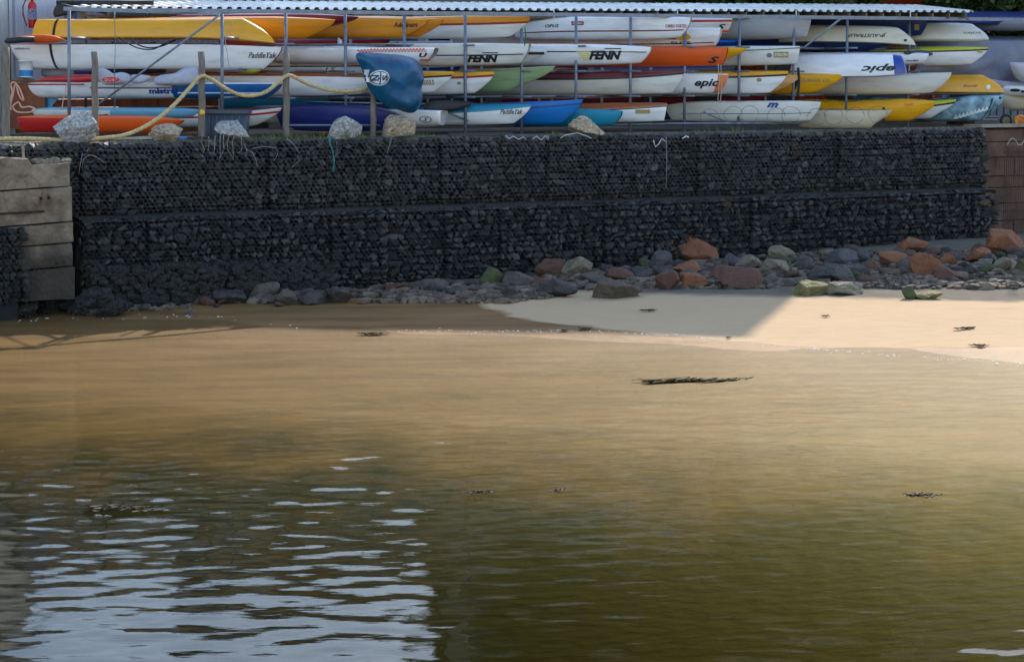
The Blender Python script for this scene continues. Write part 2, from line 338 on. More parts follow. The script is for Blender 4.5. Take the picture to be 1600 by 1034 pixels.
def gabion(name, s0, s1, z0, z1, off, label, n_obj, seed, seam=1.15, sw=(.10, .215), bulge=.10, wire_r=.0044, wire=True, pale=.05, BAS=None):
    BAS = BAS or 'b'
    rr = random.Random(seed); root = empty(name, wp((s0 + s1) / 2, z0, off), label, 'gabion wall')
    Mi = Matrix.Translation(-root.location)
    stones = []
    z = z0
    while z < z1 - .03:
        hrow = rr.uniform(.085, .14)
        if z + hrow > z1 - .04: hrow = z1 - z
        s = s0 + rr.uniform(-.1, 0)
        while s < s1:
            wd = rr.uniform(*sw) * (1.35 if rr.random() < .12 else 1)
            k = math.floor((s - s0) / seam); edge = s0 + (k + 1) * seam
            if s + wd > edge - .02 and s < edge: wd = max(.05, edge - s - .012)
            hh = hrow * rr.uniform(.82, 1.15)
            zc = z + hrow / 2 + .035 * noise.noise(Vector((s * 1.1, z * 2, seed))) + rr.uniform(-.012, .012)
            zc = min(zc, z1 - hh * .42)
            f = (zc - z0) / (z1 - z0); inward = (bulge if f < .5 else min(bulge, .07)) * max(0, abs(2 * f - 1) - .55) ** 2 / .2
            bas = .045 * math.sin(k * 2.3 + seed) + .05 * noise.noise(Vector((s * .7, zc, 5)))
            o = off + inward + bas + rr.uniform(-.02, .03) + .09
            # along the top edge of the wall the line sags and rises a little
            stones.append((wd * hh, s + wd / 2, zc, o, wd * .99, rr.uniform(.14, .24), hh * .96, rr.randrange(18), rr.uniform(-.35, .35), rr.random()))
            s += wd
            if abs(s - edge) < .03: s = edge + rr.uniform(.004, .02)
        z += hrow * .93
    stones.sort(reverse=True, key=lambda q: q[0])
    mb = MB(); mcount = 0
    for i, (_, s, zc, o, a, d, hh, kx, tilt, pr) in enumerate(stones):
        M = Matrix.Rotation(WROT, 4, 'Z') @ Matrix.Rotation(tilt, 4, 'Y') @ Matrix.Diagonal((a, d, hh, 1))
        p = wp(s, zc, o)
        key = 'p' if pr < pale else ('r' if pr < pale + .012 else BAS)
        if i < n_obj:
            ob = bpy.data.objects.new('stone', SM[key][kx]); C.objects.link(ob); ob.parent = root
            ob.matrix_local = Matrix.Translation(p - root.location) @ M
        else:
            vs, fs = SDATA[kx]; mb.add([(p - root.location) + (M @ v) for v in vs], fs)
    if mb.v:
        ob = mb.build('stone_fill', BASALT if BAS == 'b' else BASALT2, root, fix=False); ob['kind'] = 'stuff'
    bk = MB()                                    # near-black backing that puts shade into the gaps between stones
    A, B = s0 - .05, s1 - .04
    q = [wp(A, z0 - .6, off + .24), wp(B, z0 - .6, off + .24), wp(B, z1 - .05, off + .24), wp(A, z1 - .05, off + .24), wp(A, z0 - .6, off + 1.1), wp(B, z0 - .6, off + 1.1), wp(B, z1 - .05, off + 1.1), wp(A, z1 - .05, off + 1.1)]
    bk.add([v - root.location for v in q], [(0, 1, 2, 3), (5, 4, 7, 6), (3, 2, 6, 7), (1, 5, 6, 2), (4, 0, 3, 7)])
    bk.build('core', mat('gap_shade', (.012, .012, .013), .95, .3, 5), root)
    if wire:
        wm = MB(); p_ = .092; hz = .086; nrow = int((z1 - z0) / (hz * .75)) + 1; ncol = int((s1 - s0) / p_)
        def wpt(s, z):
            f = min(1, max(0, (z - z0) / (z1 - z0))); inw = (bulge if f < .5 else min(bulge, .07)) * max(0, abs(2 * f - 1) - .55) ** 2 / .2
            k = math.floor((s - s0) / seam)
            return wp(s, z, off + inw + .045 * math.sin(k * 2.3 + seed) + .05 * noise.noise(Vector((s * .7, z, 5))) - .03 + .012 * noise.noise(Vector((s * 3, z * 3, 2)))) - root.location
        def seg(a, b):
            d = (b - a); 
            e1 = d.cross(WN).normalized() * wire_r; e2 = WN * wire_r
            vs = [a + e1, a - e1 * .5 + e2, a - e1 * .5 - e2, b + e1, b - e1 * .5 + e2, b - e1 * .5 - e2]
            wm.add(vs, [(0, 1, 4, 3), (1, 2, 5, 4), (2, 0, 3, 5)])
        for r in range(nrow):
            for c in range(ncol):
                s = s0 + (c + (.5 if r % 2 else 0)) * p_; z = z0 + r * hz * .75 + .02 * noise.noise(Vector((s * .8, r * .1, 7)))
                if z > z1 - .02: continue
                a = wpt(s, z - hz * .22); b_ = wpt(s, z + hz * .22)
                if rr.random() < .05: continue
                seg(a, b_)
                seg(b_, wpt(s + p_ / 2, z + hz * .53)); seg(b_, wpt(s - p_ / 2, z + hz * .53))
        ob = wm.build('wire_netting', WIRE, root, fix=False); ob['kind'] = 'stuff'
    return root
S_UP1 = ws(1540, 250); S_LO0 = ws(131, 380, -.38); S_LO1 = ws(1553, 340, -.38)
ZL = 1.56
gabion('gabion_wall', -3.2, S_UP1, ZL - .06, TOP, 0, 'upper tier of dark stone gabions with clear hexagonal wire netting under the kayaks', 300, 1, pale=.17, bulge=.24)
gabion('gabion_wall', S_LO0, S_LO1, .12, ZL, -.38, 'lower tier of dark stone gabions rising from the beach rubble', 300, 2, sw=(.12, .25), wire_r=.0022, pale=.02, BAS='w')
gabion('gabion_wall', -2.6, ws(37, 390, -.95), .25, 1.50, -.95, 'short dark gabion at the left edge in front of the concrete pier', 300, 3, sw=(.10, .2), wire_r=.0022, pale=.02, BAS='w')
# kerb of mortar and soil along the top of the wall
kb = MB(); rows = []
for k in range(200):
    s = -3.2 + (S_UP1 + 3.15) * k / 199; n1 = noise.noise(Vector((s * 1.3, 0, 4))); n2 = noise.noise(Vector((s * 4, 2, 4)))
    rows.append([wp(s, TOP - .12, .17), wp(s, TOP - .05 + .03 * n1 + .025 * n2, .16 + .06 * n2), wp(s, TOP - .01 + .035 * n1 + .02 * n2, .27), wp(s, TOP + .02 + .02 * n2, .5), wp(s, TOP - .05, .8)])
kb.grid(rows); o = kb.build('soil_kerb', mat('kerb_soil', S(92, 86, 76), .95, .5, 9, bump=.02, bscale=30, dirt=S(70, 72, 44), dirt_amt=.7), None, True)
tag(o, 'thin strip of dusty soil and mortar along the wall top', 'kerb', kind='structure')

# mussel and mud crust on the foot of the lower tier
def crust(s0, s1, z0, z1, off, label, seed):
    mb = MB(); rows = []; n = int((s1 - s0) / .03)
    for k in range(n + 1):
        s = s0 + (s1 - s0) * k / n; row = []
        top = z1 + .09 * noise.noise(Vector((s * 1.1, seed, 0))) + .04 * noise.noise(Vector((s * 5, seed, 0)))
        endf = min(1, min(s - s0, s1 - s) / .12)
        for j in range(27):
            f = j / 26; z = z0 + (top - z0) * f
            o = off - .10 * math.sin(math.pi * min(1, f * .55 + .45)) * endf - .09 * noise.noise(Vector((s * 3, z * 5, seed))) - .06 * noise.noise(Vector((s * 8, z * 12, seed))) - .035 * noise.noise(Vector((s * 19, z * 24, seed)))
            if j == 26 or j == 0: o = off + .14
            row.append(wp(s, z, o))
        rows.append(row)
    root = empty('mussel_crust', wp((s0 + s1) / 2, z0, off), label, 'crust')
    mb.grid([[p - root.location for p in row] for row in rows]); mb.build('mud', MUD, root, False)
    cb = MB(); rr = random.Random(seed)
    for k in range(int((s1 - s0) * 190)):
        s = rr.uniform(s0 + .05, s1 - .05); z = rr.uniform(z0 + .05, z1 - .03); q = rr.uniform(.04, .13); vs, fs = SDATA[rr.randrange(18)]; a = rr.uniform(-.5, .5)
        M = Matrix.Rotation(WROT, 3, 'Z') @ Matrix.Rotation(a, 3, 'Y'); c = wp(s, z, off - .11 + rr.uniform(-.03, .03) + .05 * (z > z1 - .15)) - root.location
        cb.add([c + M @ Vector((v.x * q * 1.6, v.y * q, v.z * q)) for v in vs], fs)
    o = cb.build('mussel_clump', MUD, root, fix=False); o['kind'] = 'stuff'; return root
# dusty ledge where the upper baskets step back
lg = MB(); rows = []
for k in range(260):
    s = S_LO0 + (S_LO1 - S_LO0) * k / 259; n1 = noise.noise(Vector((s * 1.7, 3, 4))); n2 = noise.noise(Vector((s * 6, 2, 4)))
    rows.append([wp(s, ZL - .05, -.32 + .03 * n2), wp(s, ZL - .03 + .03 * n1 + .02 * n2, -.24 + .05 * n2), wp(s, ZL + .01 + .03 * n1, -.1), wp(s, ZL + .05, .25)])
lg.grid(rows); o = lg.build('soil_ledge', mat('ledge_soil', S(44, 40, 34), .95, .5, 7, bump=.02, bscale=24), None, True); tag(o, 'thin dusty soil ledge between the two gabion tiers', 'ledge', kind='structure')
crust(S_LO0 + .02, ws(350, 420, -.38), -.1, .78, -.38, 'dark brown mussel crust on the gabion foot nearest the concrete pier', 3)
crust(ws(352, 420, -.38), ws(528, 420, -.38), -.1, .70, -.38, 'dark brown mussel crust at the foot of the middle left gabion', 8)

# ---------------------------------------------------------------- concrete pier at the left
def slab_mesh(s0, s1, zb, zt, o0, o1, ctr, jit=.02, nseg=10, seed=0):
    """course of concrete: rows zb/zt are functions of s; slightly rough faces"""
    mb = MB(); rows = []
    for k in range(nseg + 1):
        s = s0 + (s1 - s0) * k / nseg; a, b_ = zb(s), zt(s); c = .5 * (a + b_)
        nn = lambda z, q: jit * noise.noise(Vector((s * 2.5, z * 2.5, seed + q)))
        bv_ = .012
        rows.append([wp(s, a, o1) - ctr, wp(s, a, o0 + bv_) - ctr, wp(s, a + bv_, o0 + nn(a, 0)) - ctr, wp(s, c, o0 + nn(c, 0)) - ctr, wp(s, b_ - bv_, o0 + nn(b_, 0)) - ctr, wp(s, b_, o0 + bv_) - ctr, wp(s, b_ + .5 * nn(b_, 3), (o0 + o1) / 2) - ctr, wp(s, b_, o1) - ctr])
    mb.grid(rows)
    n = len(rows[0])
    mb.f.append(tuple(range(n))); mb.f.append(tuple(len(mb.v) - n + i for i in range(n))[::-1])
    return mb
po = -.72; ps0, ps1 = -2.6, ws(113, 350, po)
pier = empty('concrete_pier', wp(-.6, .1, po), 'cracked stained concrete pier with broken top standing before the gabions', 'pier')
zy = lambda y: W(60, y, po).z
joints = [zy(470), zy(425), zy(388), zy(355), zy(299), zy(262)]
def PIERM():
    m = mat('pier_concrete', S(122, 100, 80), .92, .35, 2.6, bump=.05, bscale=12, col2=S(158, 138, 116), dirt=S(70, 62, 54), dirt_amt=.75)
    N = m.node_tree.nodes; Lk = m.node_tree.links; b = N['Principled BSDF']; src = b.inputs['Base Color'].links[0].from_socket
    tc = N.new('ShaderNodeTexCoord')
    def mm(op, a, c):
        x = N.new('ShaderNodeMath'); x.operation = op
        for i, q in ((0, a), (1, c)):
            if isinstance(q, (int, float)): x.inputs[i].default_value = q
            elif q is not None: Lk.new(q, x.inputs[i])
        return x.outputs[0]
    for (px, py, r, wd) in ((36, 305, .33, .03), (20, 295, .24, .02), (86, 322, .12, .10)):     # rust rings left by old iron
        c = W(px, py, po) - pier.location; ds = N.new('ShaderNodeVectorMath'); ds.operation = 'DISTANCE'
        nz = N.new('ShaderNodeTexNoise'); nz.inputs['Scale'].default_value = 5; Lk.new(tc.outputs['Object'], nz.inputs['Vector'])
        ad = N.new('ShaderNodeVectorMath'); ad.operation = 'MULTIPLY_ADD'; Lk.new(nz.outputs['Color'], ad.inputs[0]); ad.inputs[1].default_value = (.12, .12, .12); Lk.new(tc.outputs['Object'], ad.inputs[2])
        Lk.new(ad.outputs[0], ds.inputs[0]); ds.inputs[1].default_value = c + Vector((.06, .06, .06))
        e = mm('ABSOLUTE', mm('SUBTRACT', ds.outputs['Value'], r), 0)
        mr = N.new('ShaderNodeMapRange'); Lk.new(e, mr.inputs[0]); mr.inputs[1].default_value = wd; mr.inputs[2].default_value = .004; mr.inputs[4].default_value = .45
        k = mm('MULTIPLY', mr.outputs[0], mm('MULTIPLY', nz.outputs[0], 1.5))
        mx = N.new('ShaderNodeMix'); mx.data_type = 'RGBA'; Lk.new(k, mx.inputs[0]); Lk.new(src, mx.inputs[6]); mx.inputs[7].default_value = (*S(84, 48, 30), 1); src = mx.outputs[2]
    # tide stain: darker, browner concrete low on the pier
    sx = N.new('ShaderNodeSeparateXYZ'); Lk.new(tc.outputs['Object'], sx.inputs[0]); nz = N.new('ShaderNodeTexNoise'); nz.inputs['Scale'].default_value = 2; Lk.new(tc.outputs['Object'], nz.inputs['Vector'])
    mr = N.new('ShaderNodeMapRange'); Lk.new(mm('ADD', sx.outputs[2], nz.outputs[0]), mr.inputs[0]); mr.inputs[1].default_value = 2.1; mr.inputs[2].default_value = 1.2; mr.inputs[4].default_value = .9
    mx = N.new('ShaderNodeMix'); mx.data_type = 'RGBA'; Lk.new(mr.outputs[0], mx.inputs[0]); Lk.new(src, mx.inputs[6]); mx.inputs[7].default_value = (*S(46, 38, 32), 1)
    Lk.new(mx.outputs[2], b.inputs['Base Color']); return m
PM = PIERM()
for k in range(5):
    zb, zt = joints[k], joints[k + 1]; tilt = .045
    s_sh = (.02, -.01, .015, .0, -.02)[k]
    zb_ = lambda s, a=zb, kk=k: a + (.0 if kk == 0 else tilt * (s + .6) + .010) ; zt_ = lambda s, a=zt: a + tilt * (s + .6) - .010
    if k == 4:
        def zt_(s, a=zt):
            base = a + tilt * (s + .6)
            if s < .28: base += .13 + .06 * noise.noise(Vector((s * 3, 5, 1))) - .05 * smooth(-.9, -2.2, s)       # old broken upstand at the back left
            return base + .03 * noise.noise(Vector((s * 6, 0, 8)))
    slab_mesh(ps0, ps1 + s_sh, zb_, zt_, po, po + .6, pier.location, .06, 60, k).build('course', PM, pier)
# rubble cast into the pier head
for k in range(9):
    px = 55 + k * 6 + R.uniform(-2, 2); p = W(px, 257 + R.uniform(-5, 4), po + .18)
    vs, fs = SDATA[k]; MB().add([Vector((v.x * R.uniform(.12, .24), v.y * .2, v.z * R.uniform(.10, .16))) + p - pier.location for v in vs], fs).build('rubble_stone', ROCKM['tan'], pier)
for (px, py) in ((64, 310), (76, 309), (88, 411), (99, 409), (54, 421)):  # black boxes on the face stand in for shaded holes
    p = W(px, py, po - .006) - pier.location; MB().box(p, (.022, .012, .026), Matrix.Rotation(WROT, 3, 'Z')).build('hole_mark', mat('hole_shade', (.006, .006, .006), .9, .1), pier)
p = W(30, 332, po - .02) - pier.location
MB().tube([p - WU * .9, p - WU * .3 + Vector((0, 0, -.012)), p + WU * .42 + Vector((0, 0, .01))], .022, 6).build('rusty_bar', mat('rust', S(58, 38, 28), .9, .4, 12, bump=.01), pier)
p = W(36, 262, po + .1) - pier.location
MB().tube([p, p + Vector((.01, 0, .18)), p + Vector((.0, .01, .36))], .022, 6).build('iron_stub', mat('pale_rust', S(150, 130, 108), .8, .3, 12), pier)

# ---------------------------------------------------------------- old brown wall and bars at the right end
ro = .25; rw = empty('block_wall', wp(S_UP1 + 1, .3, ro), 'old rust brown concrete block wall ending the gabions at the right edge', 'wall')
RBM = mat('stained_block', S(104, 76, 62), .92, .3, 2.5, bump=.015, bscale=18, dirt=S(48, 36, 32), dirt_amt=.8, rnd=.18)
zr = [W(1570, y, ro).z for y in (400, 345, 318, 293, 275, 246, 222, 202)]
for k in range(7):
    s = S_UP1 + .03 - (.2 if k % 2 else 0); j = 0
    while s < S_UP1 + 5:
        wd = R.uniform(.42, .6)
        if k == 6: wd = 1.25
        a = max(s, S_UP1 + .03)
        slab_mesh(a, s + wd - .012, lambda q, z=zr[k]: z + .006, lambda q, z=zr[k + 1]: z - .006, ro + .02 * R.random(), ro + .5, rw.location, .012, 4, k * 9 + j).build('block', RBM, rw)
        s += wd; j += 1
cp = MB(); cp.box(wp(S_UP1 + 2.5, TOP + .045, ro + .2) - rw.location, (2.48, .3, .03), Matrix.Rotation(WROT, 3, 'Z')); cp.build('coping', CONC, rw)
gr = empty('bar_grille', wp(ws(1588, 300, -.1), .4, -.1), 'row of thin rusty upright bars before the brown wall at the right edge', 'grille')
RUSTB = mat('rusty_bars', S(76, 52, 42), .85, .4, 10, bump=.004, dirt=S(30, 24, 22), dirt_amt=.5)
for k in range(16):
    s = ws(1569, 300, -.1) + k * .052; a = wp(s, W(1585, 365, -.1).z, -.1) - gr.location; b_ = wp(s, W(1585, 228 + 2 * math.sin(k), -.1).z, -.1) - gr.location
    MB().tube([a, b_], .008, 5).build('bar', RUSTB, gr)
for y in (238, 275, 330):
    a = W(1567, y, -.075) - gr.location; MB().tube([a, a + WU * .9], .011, 5).build('cross_bar', RUSTB, gr)
for k in range(2):
    c = W(1584 + k * 22, 228, -.09); ww = empty('wire_loop', c, ('pale bent wire hoop rising over the rusty bars at the right edge', 'pale bent wire hoop cut by the right edge beside the rusty bars')[k], 'wire', 'bent wire hoops at the right wall')
    pts = [WU * (-.19 + .42 * t / 12) + Vector((0, 0, .02 + .14 * math.sin(math.pi * min(1, t / 9)) - (.0 if t < 9 else .0))) for t in range(13)]
    MB().tube(pts, .008, 5).build('hoop', mat('pale_wire', S(168, 160, 150), .6, .2, 9), ww)
# ---------------------------------------------------------------- sheds, container and trees behind the racks
PANEL = mat('white_panel', S(206, 204, 214), .6, .08, 2, dirt=S(150, 140, 135), dirt_amt=.3)
def ribbed(a, b, z0, z1, pitch, depth, name, m, parent, nrm):
    """ribbed sheet between two plan points"""
    mb = MB(); d = (b - a); L_ = d.length; d.normalize(); n = max(1, round(L_ / pitch)); pitch = L_ / n; top = []; bot = []
    for k in range(n):
        for f, q in ((0, 0), (.55, 0), (.7, 1), (.85, 1)):
            p = a + d * ((k + f) * pitch) + nrm * (depth * q); top.append(Vector((p.x, p.y, z1)) - parent.location); bot.append(Vector((p.x, p.y, z0)) - parent.location)
    for l_, z_ in ((top, z1), (bot, z0)): l_.append(Vector((b.x, b.y, z_)) - parent.location)
    mb.grid([bot, top]); return mb.build(name, m, parent)
so = 6.6
sh = empty('white_shed', wp(1.0, TOP, so), 'low white panelled shed behind the racks at the left', 'shed')
p0, p1 = W(20, 60, so), W(338, 60, so)
zs0, zs1 = TOP - .1, 6.0
L_ = (p1 - p0).length; npan = 5
for k in range(npan):
    a = p0 + (p1 - p0) * (k / npan); b_ = p0 + (p1 - p0) * ((k + 1) / npan)
    ribbed(Vector((a.x, a.y, 0)), Vector((b_.x, b_.y, 0)), zs0 + .9, zs1, .13, .012, 'wall_panel', PANEL, sh, WN)
# base of red stone under the panels
BR = mat('red_stone', S(150, 86, 56), .9, .35, 3, bump=.02, bscale=14, rnd=.3, dirt=S(90, 70, 54), dirt_amt=.6)
sb = 0; L2 = L_ - .02
for r in range(5):
    s = 0
    while s < L2:
        wd = min(R.uniform(.28, .5), L2 - s); c = p0 + WU * (s + wd / 2) + WN * .04; c.z = zs0 + .1 + r * .165 + .08
        if wd > .06: MB().box(c - sh.location, (wd / 2 - .008, .08, .074), Matrix.Rotation(WROT, 3, 'Z')).build('brick', BR, sh)
        s += wd
rf = MB(); c = (p0 + p1) / 2 - WN * 2.2; c.z = zs1 + .08; rf.box(c - sh.location, (L_ / 2 + .1, 2.5, .05), Matrix.Rotation(WROT, 3, 'Z')); rf.build('roof', mat('roof_grey', S(150, 150, 152), .5, .1), sh)
for k in (0, 1):
    e = (p0, p1)[k]; c = e - WN * 2.2; c.z = (zs0 + zs1) / 2; MB().box(c - sh.location, (.06, 2.2, (zs1 - zs0) / 2), Matrix.Rotation(WROT, 3, 'Z')).build('side_wall', PANEL, sh)
for k, (px, py, tx) in enumerate(((106, 6, 0), (110, 24, 0))):      # blue notice sheets on the shed
    c = W(px, py, so - .03); nb = MB().box(Vector((0, 0, 0)), (.13, .006, .10), Matrix.Rotation(WROT, 3, 'Z')).build('notice', mat('notice_blue', S(40, 70, 160), .6, .35, 14, col2=S(190, 190, 205)), None)
    nb.location = c; tag(nb, ('blue and white notice on the white shed near the roof end', 'lower blue and white notice on the white shed behind the yellow kayak')[k], 'notice', 'notices on the white shed')
an = empty('white_building', (-12.6, 44, TOP), 'tall sunlit white building at the far left edge', 'building')
for k in range(4):
    MB().box(Vector((-9.85 + .0, 42.0 + k * 1.0 + .5, TOP + 2.2)) - an.location, (.05, .492, 2.3)).build('wall_panel', mat('white_render', S(228, 224, 214), .8, .06, 2, dirt=S(150, 120, 96), dirt_amt=.35), an)
MB().box(Vector((-13, 44, TOP + 2.1)) - an.location, (3.05, 1.96, 2.2)).build('body', PANEL, an)
MB().box(Vector((-12.9, 44, TOP + 4.6)) - an.location, (3.4, 2.3, .07)).build('roof', mat('roof_grey', S(150, 150, 152), .5, .1), an)
MB().box(Vector((-9.78, 44.9, TOP + 1.25)) - an.location, (.02, .35, .42)).build('door_panel', mat('brown_door', S(120, 84, 50), .7, .3, 5), an)

# grey corrugated shed at the right, unseen height added to shade the rubble, orange container beside it
gs = empty('grey_warehouse', D(1560, 150, 62), 'tall grey corrugated warehouse behind the roof at the right, made tall to shade the rubble', 'warehouse'); gs.location.z = TOP
a = D(1432, 60, 60); b_ = D(1950, 60, 61.5)
for k in range(6):
    q0 = a + (b_ - a) * (k / 6); q1 = a + (b_ - a) * ((k + 1) / 6)
    ribbed(Vector((q0.x, q0.y, 0)), Vector((q1.x, q1.y, 0)), TOP - .1, 15.4, .2, .04, 'cladding_sheet', mat('grey_cladding', S(112, 112, 124), .5, .1, 1.5, metal=.2, dirt=S(90, 84, 80), dirt_amt=.4), gs, Vector((.1, -1, 0)).normalized())
MB().box((a + b_) / 2 + Vector((.3, 2.5, 2.45 - 0)) * 1 - gs.location + Vector((0, 0, 15.4 - (a.z + b_.z) / 2 - 2.3)), (4.5, 2.4, .06), Matrix.Rotation(math.atan2(b_.y - a.y, b_.x - a.x), 3, 'Z')).build('roof', mat('roof_grey', S(150, 150, 152), .5, .1), gs)
ct = empty('orange_container', D(1340, 100, 58), 'orange shipping container behind the rack roof', 'container'); ct.location.z = TOP
CT = mat('container_orange', S(196, 66, 18), .55, .12, 1.5, dirt=S(110, 60, 36), dirt_amt=.5)
a = D(1150, 60, 55.6); b_ = D(1462, 60, 56.4)
ribbed(Vector((a.x, a.y, 0)), Vector((b_.x, b_.y, 0)), TOP + .02, TOP + 2.95, .27, .04, 'corrugated_side', CT, ct, Vector((0, -1, 0)))
dv = Vector((b_.x - a.x, b_.y - a.y, 0)); cl = dv.length; ang = math.atan2(dv.y, dv.x); mid = (a + b_) / 2
MB().box(Vector((mid.x - .05, mid.y + 1.25, TOP + 1.45)) - ct.location, (cl / 2, 1.18, 1.45), Matrix.Rotation(ang, 3, 'Z')).build('body', CT, ct)
MB().box(Vector((mid.x, mid.y, TOP + 2.93)) - ct.location, (cl / 2, .07, .06), Matrix.Rotation(ang, 3, 'Z')).build('top_rail', CT, ct)

bh = empty('backdrop', wp(10, TOP, 8.5), 'dark brown boarded boathouse wall added behind the racks to close off bright gaps', 'backdrop')  # building added to darken the bright gaps between the boat rows
p0, p1 = W(342, 60, 8.5), W(1180, 60, 8.5); L_ = (p1 - p0).length; s = 0; BHM = [mat('backdrop_board', S(84, 70, 58), .85, .3, 3, stretch=(4, 4, .5), rnd=.35, dirt=S(52, 46, 42), dirt_amt=.6), mat('backdrop_pale', S(150, 142, 130), .8, .2, 3, stretch=(4, 4, .5))]
k = 0
while s < L_:
    if k % 13 in (5, 6): s += .28; k += 1; continue                         # gaps: open doorways
    c = p0 + WU * (s + .14); c.z = TOP + 1.0; MB().box(c - bh.location, (.134, .02, 1.12), Matrix.Rotation(WROT, 3, 'Z')).build('board', BHM[1 if k % 13 in (4, 7) else 0], bh); s += .28; k += 1
for fa, fb, za, zb in ((-.15, 2.6, 2.14, 5.6), (2.6, 5.2, 5.6, 2.14)):          # two roof slopes, ridge raised to keep sky out of the water's reflection
    MB().add([p - bh.location for p in (Vector((p0.x, p0.y, TOP + za)) - WN * fa, Vector((p1.x, p1.y, TOP + za)) - WN * fa, Vector((p1.x, p1.y, TOP + zb)) - WN * fb, Vector((p0.x, p0.y, TOP + zb)) - WN * fb)], [(0, 1, 2, 3)]).build('roof_slope', mat('roof_dark', S(84, 78, 66), .8, .25, 2), bh)
c = (p0 + p1) / 2 - WN * 2.5; c.z = TOP + 1.0; MB().box(c - bh.location, (L_ / 2, .03, 1.1), Matrix.Rotation(WROT, 3, 'Z')).build('back_wall', BHM[0], bh)

ap = empty('shade_block', (8, 61, TOP), 'plain unseen block added far behind the racks to shade the sand', 'building')  # unseen building, placed and sized to cast the straight-edged shadow on the sand
q0, q1 = Vector((10.4, 58.6, 0)), Vector((-1.7, 61.3, 0)); dd = q1 - q0; AR = Matrix.Rotation(math.atan2(dd.y, dd.x), 3, 'Z'); nb_ = Vector((-dd.y, dd.x, 0)).normalized()
if nb_.y < 0: nb_ = -nb_
ZA = 17.9; APM = mat('block_render', S(150, 142, 128), .85, .1, 1)
MB().box((q0 + q1) / 2 + nb_ * 4 + Vector((0, 0, (TOP + ZA) / 2)) - ap.location, (dd.length / 2, 4, (ZA - TOP) / 2), AR).build('wall', APM, ap)
MB().box((q0 + q1) / 2 + nb_ * 4 + Vector((0, 0, ZA + .1)) - ap.location, (dd.length / 2 + .02, 4.02, .1), AR).build('roof', mat('roof_dark', S(90, 84, 80), .7, .2), ap)
for fl_ in range(5):
    for k in range(6):
        c = q0 + dd * ((k + .5) / 6) - nb_ * .02; c.z = TOP + 1.7 + fl_ * 2.8; w_ = MB().box(c - ap.location, (.6, .03, .7), AR).build('window', mat('frame_white', S(200, 200, 196), .5, .05), ap); MB().box(c - nb_ * .02 - ap.location, (.52, .03, .62), AR).build('pane', mat('pane_dark', S(40, 48, 54), .1, .1), w_)

def leaf_mesh(name, seed, n, rx, rz, holes):
    rr = np.random.RandomState(seed); cl_ = []
    for _ in range(46):
        v = rr.normal(0, 1, 3); v /= np.linalg.norm(v); q = v * (rr.rand() ** .4) * np.array([rx, rx, rz]); cl_.append((q, rr.uniform(.55, 1.25) * rx * .34))
    V = []; F = []
    for i in range(n):
        q, r_ = cl_[rr.randint(len(cl_))]; v = rr.normal(0, 1, 3); v /= np.linalg.norm(v); p = q + v * r_ * (rr.rand() ** .35)
        a_ = rr.normal(0, 1, 3); a_ /= np.linalg.norm(a_); b2 = np.cross(a_, rr.normal(0, 1, 3)); b2 /= np.linalg.norm(b2); s = rr.uniform(.12, .24)
        k = len(V); V += [tuple(p + a_ * s), tuple(p + b2 * s * .55), tuple(p - a_ * s), tuple(p - b2 * s * .55)]; F.append((k, k + 1, k + 2, k + 3))
    me = bpy.data.meshes.new(name); me.from_pydata(V, [], F); me.update(); return me
def leaf_mat(name, c):
    m = mat(name, c, .6, .45, .9, rnd=.45); N = m.node_tree.nodes; Lk = m.node_tree.links; b = N['Principled BSDF']
    tl = N.new('ShaderNodeBsdfTranslucent'); Lk.new(b.inputs['Base Color'].links[0].from_socket, tl.inputs[0]); mx = N.new('ShaderNodeMixShader'); mx.inputs[0].default_value = .35
    Lk.new(b.outputs[0], mx.inputs[1]); Lk.new(tl.outputs[0], mx.inputs[2]); Lk.new(mx.outputs[0], N['Material Output'].inputs[0]); return m
LM = [leaf_mat('leaf_dark', (.05, .085, .02)), leaf_mat('leaf_mid', (.075, .11, .028))]
LEAF = [leaf_mesh('crown', 3, 14000, 2.5, 3.8, 0), leaf_mesh('crown', 4, 14000, 2.7, 3.2, 0)]
for q, m_ in zip(LEAF, LM): q.materials.append(m_)
BARK = mat('bark', S(96, 80, 64), .9, .35, 6, bump=.02, stretch=(3, 3, .6))
TREES = [(-.2, 71, 17.6, 1.05, 'leftmost dark green tree behind the racks, seen mirrored in the water'), (2.6, 73, 18.2, 1.15, 'second tall dark green tree from the left behind the racks'), (5.8, 71, 17.6, 1.1, 'third tall dark green tree from the left behind the racks'), (8.4, 74, 18.0, 1.1, 'fourth tall dark green tree from the left behind the racks'), (11.6, 72, 17.4, 1.1, 'fifth tall dark green tree from the left behind the racks'), (1.4, 56.8, 13.6, .78, 'small dense tree behind the middle of the boathouse'), (4.0, 57.0, 14.0, .78, 'slightly taller dense tree behind the boathouse'), (4.6, 54.8, 12.6, .74, 'leftmost small dense tree just behind the boathouse'), (6.3, 54.2, 12.4, .7, 'middle small dense tree behind the boathouse'), (7.7, 54.4, 12.2, .66, 'small dense tree in front of the orange container'), (10.6, 54.6, 9.4, .48, 'low bushy tree between the container and the grey warehouse'), (12.6, 54.9, 9.2, .48, 'low bushy tree in front of the grey warehouse'), (15.2, 73, 17.0, 1.15, 'rightmost dark green tree behind the grey shed')]
